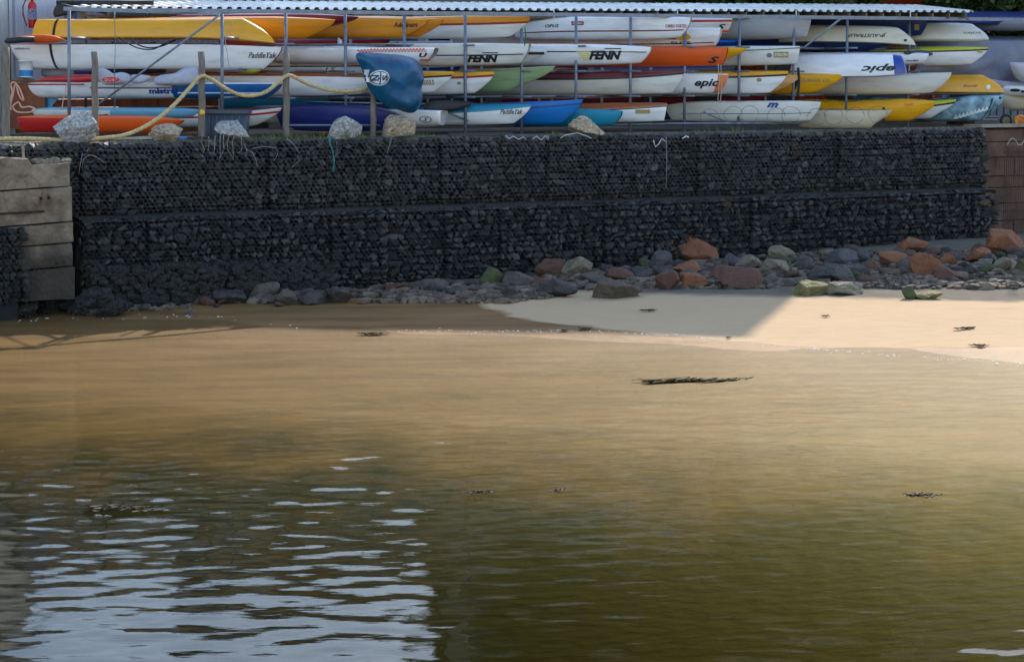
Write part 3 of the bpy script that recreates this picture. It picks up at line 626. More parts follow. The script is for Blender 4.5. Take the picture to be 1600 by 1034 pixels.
for i, (x, y, h_, sc_, lb) in enumerate(TREES):
    t = empty('tree', (x, y, TOP - .05), lb, 'tree', 'trees behind the boat racks', rz=i * 1.9)
    tr_ = MB(); tr_.tube([(0, 0, 0), (.1, .05, 1.6), (-.05, .1, 3.6), (.1, 0, 6.2), (.05, .1, h_ - TOP - 2)], [.34, .27, .22, .15, .04], 9); tr_.build('trunk', BARK, t, True)
    for k in range(6):
        aa = k * 1.05 + i; z_ = 2.6 + k * .9; MB().tube([(0, 0, z_), (math.cos(aa) * .9, math.sin(aa) * .9, z_ + .8), (math.cos(aa) * 1.9, math.sin(aa) * 1.9, z_ + 1.9)], [.11, .07, .02], 6).build('limb', BARK, t, True)
    for k, (zc, kk) in enumerate(((h_ - TOP - 7.4 * sc_, i % 2), (h_ - TOP - 4.4 * sc_, (i + 1) % 2))):
        c = link('crown', LEAF[kk], t); c.location = (0.2 * k, 0, zc); c.scale = (sc_, sc_, sc_ * (.8 if k == 0 else 1.0)); c.rotation_euler = (0, 0, k * 1.3 + i)

# ---------------------------------------------------------------- the rack: posts, rails, braces, and its roof
rack = empty('boat_rack', W(800, 206, 1.0), 'long grey steel tube rack carrying four levels of kayaks', 'rack'); rack.location.z = TOP
RL = rack.location
def rtube(name, a, b_, r=.028, seg=8): return MB().tube([a - RL, b_ - RL], r, seg).build(name, STEEL, rack, True)
ROWZ = {1: 4.56, 2: 4.07, 3: 3.58, 4: 3.0}
ROOFZ = 5.07
post_px = [447, 540, 632, 727, 815, 900, 985, 1070, 1155, 1240, 1323, 1420]
for p in post_px:
    q = W(p, 100, 1.35); a = Vector((q.x, q.y, TOP - .1)); b_ = Vector((q.x, q.y, ROOFZ + (.03 if p < 900 else .08))); rtube('post', a, b_, .03)
    for rz_ in (1, 2, 3):
        a2 = Vector((q.x, q.y, ROWZ[rz_] - .03)); rtube('arm', a2 + WN * .35, a2 - WN * 1.2, .02, 6)
    q2 = W(p, 100, 5.0); rtube('back_post', Vector((q2.x, q2.y, TOP - .1)), Vector((q2.x, q2.y, ROOFZ + .1)), .03)
for rz_ in (1, 2, 3, 4):
    for o_ in (2.1, 4.7):
        a = W(447, 100, o_); b_ = W(1560, 100, o_); a.z = b_.z = ROWZ[rz_] - .03; rtube('rail', a, b_, .026)
# end frame beside the two whole boats at the left, with diagonal braces
def at(px, py, Y): return D(px, py, Y)
for (px, y0, y1, Yd) in ((108, 12, 192, 41.6), (347, 22, 192, 41.1)):
    rtube('post', at(px, y1, Yd), at(px, y0, Yd), .03)
rtube('thin_post', at(179, 12, 42.9), at(179, 170, 42.9), .014); rtube('post', at(134, 12, 45.2), at(134, 178, 45.2), .026)
rtube('brace', at(343, 24, 41.02), at(150, 166, 41.5), .02); rtube('brace', at(1318, 26, 46.55), at(1255, 76, 46.3), .02)
for px in (108, 347):
    Yd = 41.6 if px == 108 else 41.1
    for py in (59, 109, 153):
        a = at(px, py, Yd); rtube('arm', a, a + Vector((.25, 1.6, 0)), .022)
for px in (700, 845, 1100, 1290):
    a = W(px, 176, 1.4); b_ = W(px + 50, 196, 1.4); rtube('brace', a, b_, .018)
for (x0, x1, py) in ((447, 620, 196), (1040, 1250, 193)):
    rtube('low_rail', W(x0, py, .9), W(x1, py, .9), .02)
beam = MB(); a = W(230, 22, 1.0); b_ = W(1620, 22, 1.0); a.z = ROOFZ + .03; b_.z = ROOFZ + .10
d = (b_ - a); mid = (a + b_) / 2; M3 = d.to_track_quat('X', 'Z').to_matrix()
beam.box(mid - RL, (d.length / 2, .04, .035), M3); beam.build('beam', STEEL, rack)
beam = MB(); a2 = at(100, 14, 41.5); b2 = at(345, 21, 41.1); d2 = b2 - a2; beam.box((a2 + b2) / 2 - RL, (d2.length / 2, .03, .035), d2.to_track_quat('X', 'Z').to_matrix()); beam.build('beam', STEEL, rack)

roof = empty('corrugated_roof', W(800, 10, .8), 'low corrugated sheet roof over the kayak rack, whitened in place of sunlight', 'roof'); RO = roof.location
RFM = mat('roof_sheet', S(240, 236, 228), .5, .12, 2, metal=.15, dirt=S(120, 104, 86), dirt_amt=.4, rnd=.06)  # white stands in for sunlight on sheets that lie in shade
JO = mat('rib_joist_brown', S(110, 98, 84), .85, .3, 6)
R0, R1 = W(128, 10, 4.0), W(1522, 10, .75); RU = Vector((R1.x - R0.x, R1.y - R0.y, 0)); s_a, s_b = 0.0, RU.length; RU.normalize(); RN = Vector((RU.y, -RU.x, 0)); RROT = math.atan2(RU.y, RU.x)
def rp(s, z, o): p = R0 + RU * s - RN * (o - .75); p.z = z; return p
nsh = 25; swd = (s_b - s_a) / nsh
zedge = lambda s: 5.20 + .10 * (s - s_a) / (s_b - s_a)
mb = MB(); rows = []
pr = [(0, 0), (.07, 0), (.10, 1), (.17, 1), (.20, 0)]; cyc = .2; ncy = max(1, round(swd / cyc)); k_ = swd / (ncy * cyc)
prof = [((c * cyc + x) * k_, y * .045) for c in range(ncy) for x, y in pr[:-1]] + [(swd - .004, 0)]
SLOPE = math.tan(rad(4.6))
for dq in (0, .6, 1.2, 1.8, 2.4): rows.append([RU * x - RN * dq + Vector((0, 0, y + dq * SLOPE)) for x, y in prof])
n = len(prof); mb.grid(rows)
sm = mb.mesh('roof_sheet'); md = None
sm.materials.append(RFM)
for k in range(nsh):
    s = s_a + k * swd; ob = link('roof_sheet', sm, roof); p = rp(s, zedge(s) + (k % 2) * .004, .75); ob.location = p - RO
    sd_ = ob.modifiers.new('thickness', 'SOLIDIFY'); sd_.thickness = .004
nj = 0; s = s_a + .1
while s < s_b:
    z = zedge(s); a = rp(s, z - .075, .80); b_ = rp(s, z - .075 + 2.2 * SLOPE, 3.0); dd = b_ - a
    MB().box((a + b_) / 2 - RO, (dd.length / 2, .016, .055), dd.to_track_quat('X', 'Z').to_matrix()).build('rib_joist', JO, roof); s += .4  # added in place of the sheet's shaded underside ribs
for o_, dz in ((.98, -.135), (2.9, .03)):
    a = rp(s_a, zedge(s_a) + dz, o_); b_ = rp(s_b, zedge(s_b) + dz, o_); dd = b_ - a
    MB().box((a + b_) / 2 - RO, (dd.length / 2, .03, .022), dd.to_track_quat('X', 'Z').to_matrix()).build('purlin', JO, roof)
for k in range(7):
    s = s_a + 1.3 + k * 2.7; a = rp(s, zedge(s) + .0, .72); MB().box(a - RO + Vector((0, 0, -.06)), (.012, .006, .09), Matrix.Rotation(RROT, 3, 'Z')).build('hanger_strap', mat('zinc', S(180, 180, 184), .4, .1, 5, metal=.4), roof)
# ---------------------------------------------------------------- boats
_txt = {}
def text_shape(s, bold=.0, shear=0.0):
    key = (s, bold, shear)
    if key in _txt: return _txt[key]
    cu = bpy.data.curves.new('t', 'FONT'); cu.body = s; cu.size = 1; cu.offset = bold; cu.shear = shear; cu.resolution_u = 2
    ob = bpy.data.objects.new('t', cu); C.objects.link(ob); bpy.context.view_layer.update()
    me = ob.evaluated_get(bpy.context.evaluated_depsgraph_get()).to_mesh()
    vs = [(v.co.x, v.co.y) for v in me.vertices]; fs = [tuple(p.vertices) for p in me.polygons]
    ob.evaluated_get(bpy.context.evaluated_depsgraph_get()).to_mesh_clear(); bpy.data.objects.remove(ob); bpy.data.curves.remove(cu)
    x0 = min(v[0] for v in vs); x1 = max(v[0] for v in vs); y0 = min(v[1] for v in vs); y1 = max(v[1] for v in vs)
    vs = [((x - (x0 + x1) / 2) / (x1 - x0), (y - (y0 + y1) / 2) / (y1 - y0)) for x, y in vs]
    _txt[key] = (vs, fs, (x1 - x0) / (y1 - y0)); return _txt[key]
def ring_shape(r0=.72, n=20, a0=0., a1=1.):
    vs = []; fs = []
    for k in range(n + 1):
        a = 2 * math.pi * (a0 + (a1 - a0) * k / n); vs += [(.5 * math.cos(a), .5 * math.sin(a)), (.5 * r0 * math.cos(a), .5 * r0 * math.sin(a))]
        if k: fs.append((2 * k - 2, 2 * k, 2 * k + 1, 2 * k - 1))
    return vs, fs
RECT = ([(-.5 + i / 6, j - .5) for j in (0, 1) for i in range(7)], [(i, i + 1, i + 8, i + 7) for i in range(6)])
DISC = ([(0, 0)] + [(.5 * math.cos(k * math.pi / 8), .5 * math.sin(k * math.pi / 8)) for k in range(16)], [(0, k + 1, (k + 1) % 16 + 1) for k in range(16)])
class Boat:
    def __init__(s, name, label, cat, bow, top, bot, x0=None, L=5.6, off=1.2, Wd=.5, hull=WHITE, deck=None, rake=.45, srake=None, inv=False, yaw=13, crown=.07, rocker=.05, e=2.3, q=.8, tip=.02, up=None, sup=None, stern_py=None, Yd=None, cockpit=True, group='kayaks and boards on the rack', fair=2.6, pitch=0):
        bx, by = bow; B = W(bx, by, off) if Yd is None else D(bx, by, Yd)
        zpx = lambda py, dx=-60: EYE + (HZ - py) / FP * (B.y + .2)
        zt, zb = zpx(top), zpx(bot)
        s.sg = -1 if inv else 1; keel = zt if inv else zb; sheer = zb if inv else zt
        s.H = abs(zt - zb); s.keel = keel; s.up = (B.z - sheer) * s.sg if up is None else up
        s.yaw = rad(yaw); ax = Vector((math.cos(s.yaw), -math.sin(s.yaw), 0)); s.ax = ax
        if x0 is not None:                       # stern seen: find the length that reaches that column
            k = (x0 - 800) / FP
            # depth along the view: X = k * depth(Y,z)
            f = lambda L_: (B.x - ax.x * L_) - k * ((B.y - ax.y * L_) * math.cos(PITCH) + (EYE - B.z) * math.sin(PITCH))
            lo, hi = .3, 9
            for _ in range(40):
                m_ = (lo + hi) / 2
                if f(m_) > 0: lo = m_
                else: hi = m_
            L = lo
        s.L = L; s.W = Wd; s.rake = rake; s.srake = rake * .6 if srake is None else srake; s.crown = crown; s.rocker = rocker; s.e = e; s.q = q; s.tip = tip
        s.sup = s.up * .6 if sup is None else sup; s.fair = fair; s.pitch = pitch
        stern = B - ax * L; s.org = Vector((stern.x, stern.y, keel))
        s.root = empty(name, s.org, label, cat, group, rz=-s.yaw)
        s.inv = inv; N_ = 30
        s.ts = [.5 - .5 * math.cos(math.pi * k / N_) * (1 if True else 0) for k in range(N_ + 1)]
        s.hull = s.shell('hull', hull, 0, 1, 0, 1, 0, both=True)
        dk = MB(); rows = []
        for t in s.ts:
            b_, zk, zs_ = s.sec(t); row = []
            for k in range(9):
                th = math.pi * k / 8; cr = s.crown * min(1, b_ / (s.W / 2) * 1.3)
                row.append(s.fin(t, -b_ * math.cos(th), zs_ + cr * math.sin(th) ** .8, 1))
            rows.append(row)
        dk.grid(rows); s.deck = dk.build('deck', deck or hull, s.root, True)
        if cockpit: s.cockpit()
    def sec(s, t):
        u = abs(2 * t - 1); b_ = s.W / 2 * max(0, 1 - u ** s.e) ** s.q + s.tip * u ** 6
        zk = s.rocker * u ** 3; zs_ = s.H + (s.up if t > .5 else s.sup) * u ** s.fair
        return b_, zk, zs_
    def fin(s, t, y, z, a):
        u = 2 * t - 1; x = t * s.L
        if u > 0: x -= s.rake * u ** 4 * (1 - a) ** 1.6
        else: x += s.srake * u ** 4 * (1 - a) ** 1.6
        return Vector((x, y, (z + s.pitch * (x - s.L)) * s.sg))
    def surf(s, t, a, out=0, side=-1):
        b_, zk, zs_ = s.sec(t); th = a * math.pi / 2
        y = (b_ * math.sin(th) ** .72 + out) * side; z = zk + (zs_ - zk) * (1 - math.cos(th) ** 1.0) - out * .3 * (1 - a)
        return s.fin(t, y, z, (z - zk) / max(.01, zs_ - zk))
    def shell(s, name, m, t0, t1, a0, a1, out, both=False, n=8):
        mb = MB(); rows = []
        ts = [t0] + [t for t in s.ts if t0 < t < t1] + [t1]
        for t in ts:
            row = [s.surf(t, a0 + (a1 - a0) * (n - k) / n, out, 1) for k in range(n)] if both else []
            row += [s.surf(t, a0 + (a1 - a0) * k / n, out, -1) for k in range(n + 1)]
            rows.append(row)
        mb.grid(rows)
        return mb.build(name, m, s.root, True)
    def band(s, name, m, a0, a1, t0=0, t1=1, out=.005): return s.shell(name, m, t0, t1, a0, a1, out, False, 3)
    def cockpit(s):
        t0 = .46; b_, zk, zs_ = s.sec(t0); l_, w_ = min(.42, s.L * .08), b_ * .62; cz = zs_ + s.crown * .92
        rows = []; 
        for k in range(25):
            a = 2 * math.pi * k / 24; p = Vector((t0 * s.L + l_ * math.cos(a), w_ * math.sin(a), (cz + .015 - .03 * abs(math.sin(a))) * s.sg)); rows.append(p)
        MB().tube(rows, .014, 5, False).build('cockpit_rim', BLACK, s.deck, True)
        f = MB(); f.add([Vector((t0 * s.L, 0, (cz + .004) * s.sg))] + rows[:-1], [(0, k + 1, (k + 1) % 24 + 1) for k in range(24)]); f.build('cockpit', BLACK, s.deck)  # black disc above the deck paints the shaded cockpit opening
    def find(s, px, py):
        lo, hi = -.2, s.L + .2; k = (px - 800) / FP
        def g(x):
            p = s.org + s.ax * x + Vector((s.ax.y, -s.ax.x, 0)) * 0
            return p.x - k * (p.y * math.cos(PITCH) + (EYE - p.z) * math.sin(PITCH))
        for _ in range(40):
            m_ = (lo + hi) / 2
            if g(m_) < 0: lo = m_
            else: hi = m_
        x = lo; Yw = s.org.y + s.ax.y * x; z = EYE + (HZ - py) / FP * (Yw - .2)
        return x, z - s.keel
    def hit(s, x, z, out):
        """hull surface at length x and height z (world up) over the keel, near side"""
        z = z * s.sg; t = min(.995, max(.005, x / s.L))
        for _ in range(8):
            b_, zk, zs_ = s.sec(t); a = min(1, max(0.02, (z - s.pitch * (x - s.L) - zk) / max(.01, zs_ - zk))); u = 2 * t - 1
            dx = -s.rake * u ** 4 * (1 - a) ** 1.6 if u > 0 else s.srake * u ** 4 * (1 - a) ** 1.6
            t = min(.998, max(.002, (x - dx) / s.L))
        b_, zk, zs_ = s.sec(t); f = (z - s.pitch * (x - s.L) - zk) / max(.01, zs_ - zk)
        if f > 1: # onto the deck
            cr = s.crown * min(1, b_ / (s.W / 2) * 1.3); q = min(.95, (f - 1) * max(.01, zs_ - zk) / max(.01, cr)); y = b_ * (1 - q ** 1.5) + out * .5
            return Vector((x, -y, (z + out) * s.sg))
        th = math.acos(max(-1, min(1, 1 - max(.02, f)))); y = b_ * math.sin(th) ** .72 + out
        return Vector((x, -y, z * s.sg))
    def decal(s, shape, m, px, py, wpx, hpx, rot180=False, name='lettering', out=.009, lean=0, cuts=2):
        vs, fs = shape[0], shape[1]; x0, z0 = s.find(px, py); sc_ = (s.org.y - .2 + s.ax.y * x0) / FP; ww, hh = wpx * sc_ / math.cos(s.yaw), hpx * sc_
        me = bpy.data.meshes.new(name); me.from_pydata([(x, y, 0) for x, y in vs], [], fs); bm = bmesh.new(); bm.from_mesh(me)
        bmesh.ops.triangulate(bm, faces=bm.faces)
        if cuts: bmesh.ops.subdivide_edges(bm, edges=[e_ for e_ in bm.edges if e_.calc_length() * max(ww, hh) > .05], cuts=cuts, use_grid_fill=True)
        for v in bm.verts:
            x, y = v.co.x, v.co.y
            if rot180: x, y = -x, -y
            v.co = s.hit(x0 + x * ww + lean * y * hh, z0 + y * hh, out)
        bm.to_mesh(me); bm.free(); return link(name, me, s.hull, m)
    def text(s, tx, m, px, py, wpx, hpx, bold=.02, shear=.0, **k): return s.decal(text_shape(tx, bold, shear), m, px, py, wpx, hpx, **k)
    def strap(s, px, m=STRAP, wd=.05):
        x, _ = s.find(px, HZ); t = x / s.L; mb = MB(); rows = []
        for dx in (-wd / 2, wd / 2):
            tt = t + dx / s.L; b_, zk, zs_ = s.sec(tt); rows.append([s.surf(tt, 1 - k / 8, .01) for k in range(9)] )
        mb.grid(rows); return mb.build('strap', m, s.root)

K = 'kayak'; SK = 'surf ski'; BD = 'paddle board'
# --- top level
b = Boat('kayak', 'long plain yellow kayak stored upside down on the top level at the left', K, (430, 67), 30, 58, x0=52, Yd=42.2, hull=YEL, inv=True, Wd=.55, rake=.62, srake=.10, sup=.0, crown=.05, rocker=.0, cockpit=False, e=3.2, q=.6, tip=.05)
b.strap(90)
Boat('kayak', 'maroon kayak lying just behind the long upside-down yellow one', K, (560, 27), 28, 46, L=5.2, Yd=43.1, hull=MAROON)
Boat('kayak', 'amber kayak whose bow ends left of the lettered amber kayak', K, (524, 32), 33, 62, off=1.3, hull=ORY, rake=.62, rocker=.0)
b = Boat('kayak', 'amber kayak with small dark lettering near its bow on the top level', K, (669, 32), 33, 60, off=1.2, hull=ORY, rake=.55, rocker=.0); b.text('Addliners', INK, 636, 40, 36, 8, shear=.2)
Boat('kayak', 'amber kayak bow peeping out behind the lettered amber kayak', K, (693, 31), 32, 59, off=1.35, hull=ORY, rake=.5, rocker=.0)
b = Boat('kayak', 'white kayak with amber and red gunwale stripe on the top level', K, (829, 27), 32, 62, off=1.2, hull=OFFW, deck=ORY, rake=.40, Wd=.55); b.band('gunwale', ORY, .86, 1, .0, 1); b.band('stripe', INKR, .79, .86, 0, 1, .007)
b = Boat('surf_ski', 'white surf ski with maroon line and small red label under the roof', SK, (1080, 30), 30, 64, off=.8, x0=800, hull=WHITE, rake=.22, Wd=.5, e=2.6, tip=.10, up=-.02, sup=-.16, srake=.1, crown=.05); b.band('stripe', MAROON, .58, .625, .04, .985); b.text('OPUS', INK, 866, 42, 22, 5, shear=.3); b.decal(RECT, INKR, 906, 38, 19, 6, name='label'); b.text('CARBO', INKW, 906, 38, 15, 2.6, out=.012); b.text('CARBO VORTEX', INKR, 1058, 42, 32, 5)
b = Boat('surf_ski', 'white surf ski with yellow and black nose marks beneath the maroon lined one', SK, (1127, 58), 48, 77, off=1.0, hull=WHITE, rake=.12, Wd=.48, e=3, tip=.14, up=.0, crown=.05); b.band('stripe', INK, .42, .47, .6, .99); b.decal(DISC, YEL, 1069, 59, 24, 11, name='nose_patch'); b.decal(([(-.5, -.1), (.5, -.5), (.5, .5)], [(0, 1, 2)]), INK, 1040, 60, 36, 6, name='nose_flash'); b.text('ELITE', INK, 1066, 68, 30, 4)
b = Boat('surf_ski', 'grey white surf ski with red edge and black and orange emblem', SK, (1145, 33), 33, 57, off=1.3, hull=OFFW, rake=.12, e=3, tip=.1, up=0); b.band('stripe', RED, .9, 1, .8, 1); b.text('S', INK, 1128, 43, 14, 8, bold=.03, shear=.4); b.decal(RECT, INKO, 1131, 50, 17, 3, lean=1, name='emblem')
Boat('kayak', 'silver grey kayak on the top level right of the emblem ski', K, (1268, 27), 31, 63, off=1.2, x0=1050, hull=SILVER, rake=.10, Wd=.6, crown=.08)
b = Boat('board', 'cream board turned upside down with inverted dark lettering', BD, (1431, 69), 43, 68, off=.85, L=2.9, hull=CREAM, inv=True, rake=.35, e=3.4, q=.55, tip=.1, up=.05, crown=.02, cockpit=False, Wd=.6, pitch=.02); b.text('JP-AUSTRALIA', INK, 1356, 56, 58, 7, rot180=True, shear=.2); b.decal(DISC, INK, 1416, 64, 5, 4, name='plug')
Boat('board', 'big royal blue board behind the cream upside-down one', BD, (1450, 30), 28, 60, off=1.6, L=3.4, hull=DBLUE, rake=.15, e=3.6, q=.5, tip=.16, up=-.04, cockpit=False, Wd=.5).decal(RECT, INKT, 1433, 44, 7, 9, name='label')
Boat('board', 'dark blue bagged board lying under the cream upside-down board', BD, (1412, 66), 64, 82, off=1.3, L=3.6, hull=DBLUE, rake=.9, e=2.6, cockpit=False)
b = Boat('board', 'white board with drooping rounded nose right of the royal blue board', BD, (1545, 60), 37, 62, off=1.2, L=2.4, hull=OFFW, inv=True, rake=.35, e=3, q=.6, tip=.08, up=.0, cockpit=False, pitch=.0); b.text('VAJDA', INKG, 1520, 53, 26, 4, shear=.2)
Boat('kayak', 'grey kayak bow hanging at the top right edge under the blue tarp', K, (1640, 36), 38, 50, off=1.6, L=2.3, hull=GREY, rake=.3, srake=.5)
# --- second level
b = Boat('kayak', 'long white kayak with script lettering at its bow, second level at the left', K, (441, 78), 70, 108, x0=17, Yd=42.2, hull=WHITE, deck=MAROON, rake=.36, srake=.35, Wd=.55, up=-.06, sup=.0, crown=.02, e=3.4, q=.55, rocker=.0, cockpit=True, tip=.03); b.text('PaddleYak', INK, 414, 87, 42, 9, bold=.012, shear=.5); b.text('paddleyak.com', INKG, 41, 77, 28, 4, bold=.03); b.strap(88)
b = Boat('surf_ski', 'white surf ski with thin dark line half hidden by the blue bag', SK, (640, 84), 76, 117, off=1.1, hull=WHITE, rake=.3, e=2.6, up=-.05, L=5.2, crown=.05); b.band('stripe', INK, .5, .54, .3, 1); b.text('III', INK, 551, 96, 18, 9, bold=.06, shear=.5); b.text('LS', INKG, 520, 109, 18, 7, shear=.4)
b = Boat('paddle_board', 'white paddle board with orange honeycomb deck grip above the blue bag', BD, (682, 78), 78, 101, off=.55, L=3.2, hull=WHITE, rake=.22, Wd=.66, e=3.4, q=.5, tip=.16, up=.0, crown=.04, cockpit=False, rocker=.02)
HEX = mat('honeycomb_grip', S(214, 92, 40), .8, .1, 6)
for j in range(2):
    for i in range(22):
        px = 568 + i * 5.0 + (2.5 if j else 0)
        if px > 672: continue
        b.decal(([(.5 * math.cos(k * math.pi / 3), .5 * math.sin(k * math.pi / 3)) for k in range(6)], [tuple(range(6))]), HEX, px, 78.2 + j * 2.6 + max(0, (600 - px) * .05), 4.4, 2.4, name='grip_pad', cuts=0, out=.01)
b.text('U', INK, 667, 87, 13, 7, bold=.04, shear=.3); b.decal(RECT, INKO, 668, 94.5, 15, 2.6, lean=1, name='emblem')
def fast(b, cx, w_, h_, cy): b.text('FENN', INK, cx, cy, w_, h_, bold=.06, shear=.35); b.decal(RECT, INK, cx + 12, cy - h_ * .72, w_ * .5, 1.6, name='emblem')
b = Boat('surf_ski', 'pale surf ski with bold black lettering ending beside the middle post', SK, (828, 72), 72, 104, off=.7, hull=OFFW, rake=.18, e=2.8, tip=.09, up=.0, crown=.05); b.band('stripe', INK, .66, .70, .5, .99); fast(b, 757, 48, 12, 92)
Boat('surf_ski', 'white surf ski nose with a black streak between the two boldly lettered skis', SK, (856, 82), 76, 104, off=.9, hull=OFFW, rake=.5, up=-.05, crown=.04).decal(RECT, INK, 838, 84, 26, 4, name='nose_flash')
b = Boat('surf_ski', 'white surf ski with bold black lettering and yellow speed lines', SK, (1018, 78), 73, 103, off=.45, hull=WHITE, rake=.22, e=2.8, tip=.06, up=-.04, crown=.05); b.band('stripe', INK, .80, .84, .4, .99); fast(b, 948, 50, 14, 87)
for k in range(5): b.decal(RECT, mat('yellow_ink', S(205, 190, 60), .5, .1, 8), 914 + k * 1.2, 82 + k * 3, 22 - k * 3, 1.5, name='speed_line')
b = Boat('surf_ski', 'orange surf ski with black emblem near its blunt nose', SK, (1137, 79), 77, 106, off=.8, hull=ORANGE, rake=.10, e=2.9, tip=.08, up=.0, crown=.05); b.text('S', INK, 1116, 94, 17, 10, bold=.03, shear=.4)
Boat('kayak', 'yellow kayak tip sticking out beyond the orange surf ski', K, (1166, 76), 79, 101, off=.95, hull=YEL, rake=.55)
b = Boat('kayak', 'off-white kayak with tan label near its square bow, second level', K, (1250, 73), 79, 104, off=.7, hull=OFFW, rake=.06, Wd=.55); b.band('stripe', mat('green_ink', S(90, 110, 70), .5, .1), .93, .97, .5, 1); b.decal(RECT, INKT, 1221, 86, 22, 9, name='label'); b.text('STEALTH', INKW, 1221, 86, 19, 4, out=.012); b.decal(DISC, INKG, 1203, 87, 8, 7, name='emblem')
b = Boat('surf_ski', 'white surf ski upside down with inverted black lettering and blue nose', SK, (1417, 108), 84, 119, off=.3, x0=1235, L=4, hull=WHITE, inv=True, rake=.12, e=3.2, q=.6, tip=.10, up=-.06, sup=-.02, crown=.03, cockpit=False, Wd=.55); b.shell('nose_cap', gel('nose_blue', (24, 62, 150)), .90, 1, 0, 1, .004, True); b.text('epic', INK, 1374, 107, 52, 14, bold=.03, shear=.35, rot180=True)
b = Boat('kayak', 'white hulled kayak with lime yellow deck and black line, second level right', K, (1544, 75), 79, 104, off=.9, hull=WHITE, deck=LIME, rake=.35, Wd=.55, L=4.8); b.band('stripe', INK, .90, .96, .3, 1); b.band('gunwale', LIME, .96, 1, .3, 1, .008); b.decal(RECT, INKT, 1531, 82, 8, 2, name='label')
Boat('surf_ski', 'short white rounded ski nose beside the blue nosed upside-down ski', SK, (1451, 88), 87, 103, off=.75, L=4, hull=WHITE, rake=.1, e=3, tip=.1, up=0).text('swordfish', INKB, 1426, 95, 18, 3)
# --- third level
b = Boat('board', 'white and blue windsurf board with blue lettering on the third level at the left', BD, (440, 136), 131, 154, x0=40, Yd=42.1, hull=WHITE, rake=.3, srake=.16, Wd=.6, e=3.6, q=.5, up=.0, sup=-.0, crown=.03, cockpit=False, tip=.05, rocker=.0); b.shell('blue_nose', gel('board_blue', (14, 88, 150)), .60, 1, 0, 1, .004, True); b.band('stripe', INKG, .78, .86, .28, .6); b.text('mistral', INKB, 264, 142, 46, 9, bold=.05); b.band('nose_line', INKW, .55, .62, .62, .95, .008); b.band('deck_stripe', RED, .93, 1, .02, .26)
x_, _ = b.find(80, 150); MB().add([Vector((x_ - .10, dy, -.0)) for dy in (-.012, .012)] + [Vector((x_ + .16, dy, .02)) for dy in (-.012, .012)] + [Vector((x_ - .14, dy, -.20)) for dy in (-.008, .008)] + [Vector((x_ + .0, dy, -.17)) for dy in (-.008, .008)], [(0, 2, 6, 4), (1, 5, 7, 3), (0, 1, 3, 2), (4, 6, 7, 5), (0, 4, 5, 1), (2, 3, 7, 6)]).build('fin', gel('fin_blue', (40, 120, 160)), b.root)
Boat('surf_ski', 'white surf ski behind the slack rope left of the blue bag', SK, (590, 122), 119, 151, off=1.0, hull=WHITE, deck=BROWN, rake=.35, e=2.5)
b = Boat('kayak', 'white kayak bow with yellow and black gunwale right of the blue bag', K, (709, 113), 119, 148, off=1.0, hull=WHITE, deck=YEL, rake=.42); b.band('gunwale', YEL, .92, 1); b.band('stripe', INK, .86, .92, 0, 1, .007); b.text('2055', INKT, 672, 129, 17, 8)
b = Boat('kayak', 'white kayak bow with yellow and red gunwale next to the green kayak', K, (773, 113), 119, 149, off=1.1, hull=WHITE, deck=YEL, rake=.40); b.band('gunwale', YEL, .93, 1); b.band('stripe', INKR, .86, .93, 0, 1, .007); b.decal(DISC, INKT, 720, 130, 6, 5, name='emblem')
b = Boat('kayak', 'pale green kayak with sharply raised bow on the third level', K, (868, 104), 117, 145, off=1.0, hull=GREEN, rake=1.0, fair=2.2); b.band('stripe', gel('green_line', (120, 150, 120)), .70, .74, .6, .97)
b = Boat('kayak', 'white hulled kayak with maroon deck and black line on the third level', K, (1069, 112), 122, 149, off=.9, hull=OFFW, deck=MAROON, rake=.25, Wd=.6, crown=.12); b.band('stripe', INK, .92, .98, 0, 1); b.band('gunwale', MAROON, .98, 1, 0, 1, .008)
b = Boat('surf_ski', 'white surf ski with black lettering and orange nose band', SK, (1138, 118), 117, 148, off=.85, hull=WHITE, rake=.14, e=3, tip=.08, up=0, crown=.04); b.shell('nose_cap', gel('nose_orange', (226, 120, 50)), .966, 1, 0, 1, .004, True); b.text('epic', INK, 1106, 131, 37, 15, bold=.03, shear=.35)
b = Boat('kayak', 'white kayak with bright yellow rim right of the orange nosed ski', K, (1232, 112), 117, 148, off=.9, hull=WHITE, deck=YEL, rake=.38); b.band('gunwale', YEL, .93, 1); b.band('stripe', INK, .87, .93, 0, 1, .007); b.decal(DISC, INKT, 1187, 125, 8, 6, name='emblem')
Boat('kayak', 'peach coloured kayak bow under the yellow rimmed white kayak', K, (1250, 119), 121, 149, off=1.1, hull=PEACH, rake=.6)
b = Boat('kayak', 'yellow kayak with dark strap and faint lettering on the third level', K, (1319, 117), 120, 148, off=1.0, hull=YEL, rake=.62); b.text('SUMMER 430', INKT, 1275, 126, 42, 6, shear=.2); b.strap(1247, wd=.08)
Boat('surf_ski', 'long plain white ski with smooth raised nose, third level right', SK, (1487, 114), 121, 148, off=.6, hull=OFFW, deck=OFFW, rake=.40, Wd=.55, L=4.6)
b = Boat('kayak', 'yellow kayak upside down with white dot near its sloping tip', K, (1569, 144), 117, 143, off=.9, hull=YEL, inv=True, rake=.48, e=3, q=.6, up=.01, sup=0, crown=.03, cockpit=False, L=4.4, rocker=0); b.text('Inuvit', BROWN, 1517, 134, 22, 5, shear=.4); b.decal(DISC, INKW, 1545, 136, 7, 7, name='emblem')
b = Boat('board', 'white and black patterned board tip at the right edge', BD, (1660, 137), 138, 150, off=.8, L=1.5, hull=WHITE, rake=.2, e=3, cockpit=False); b.decal(DISC, INK, 1586, 141, 16, 5, name='marking'); b.decal(RECT, NAVY, 1600, 143, 9, 4, name='marking')
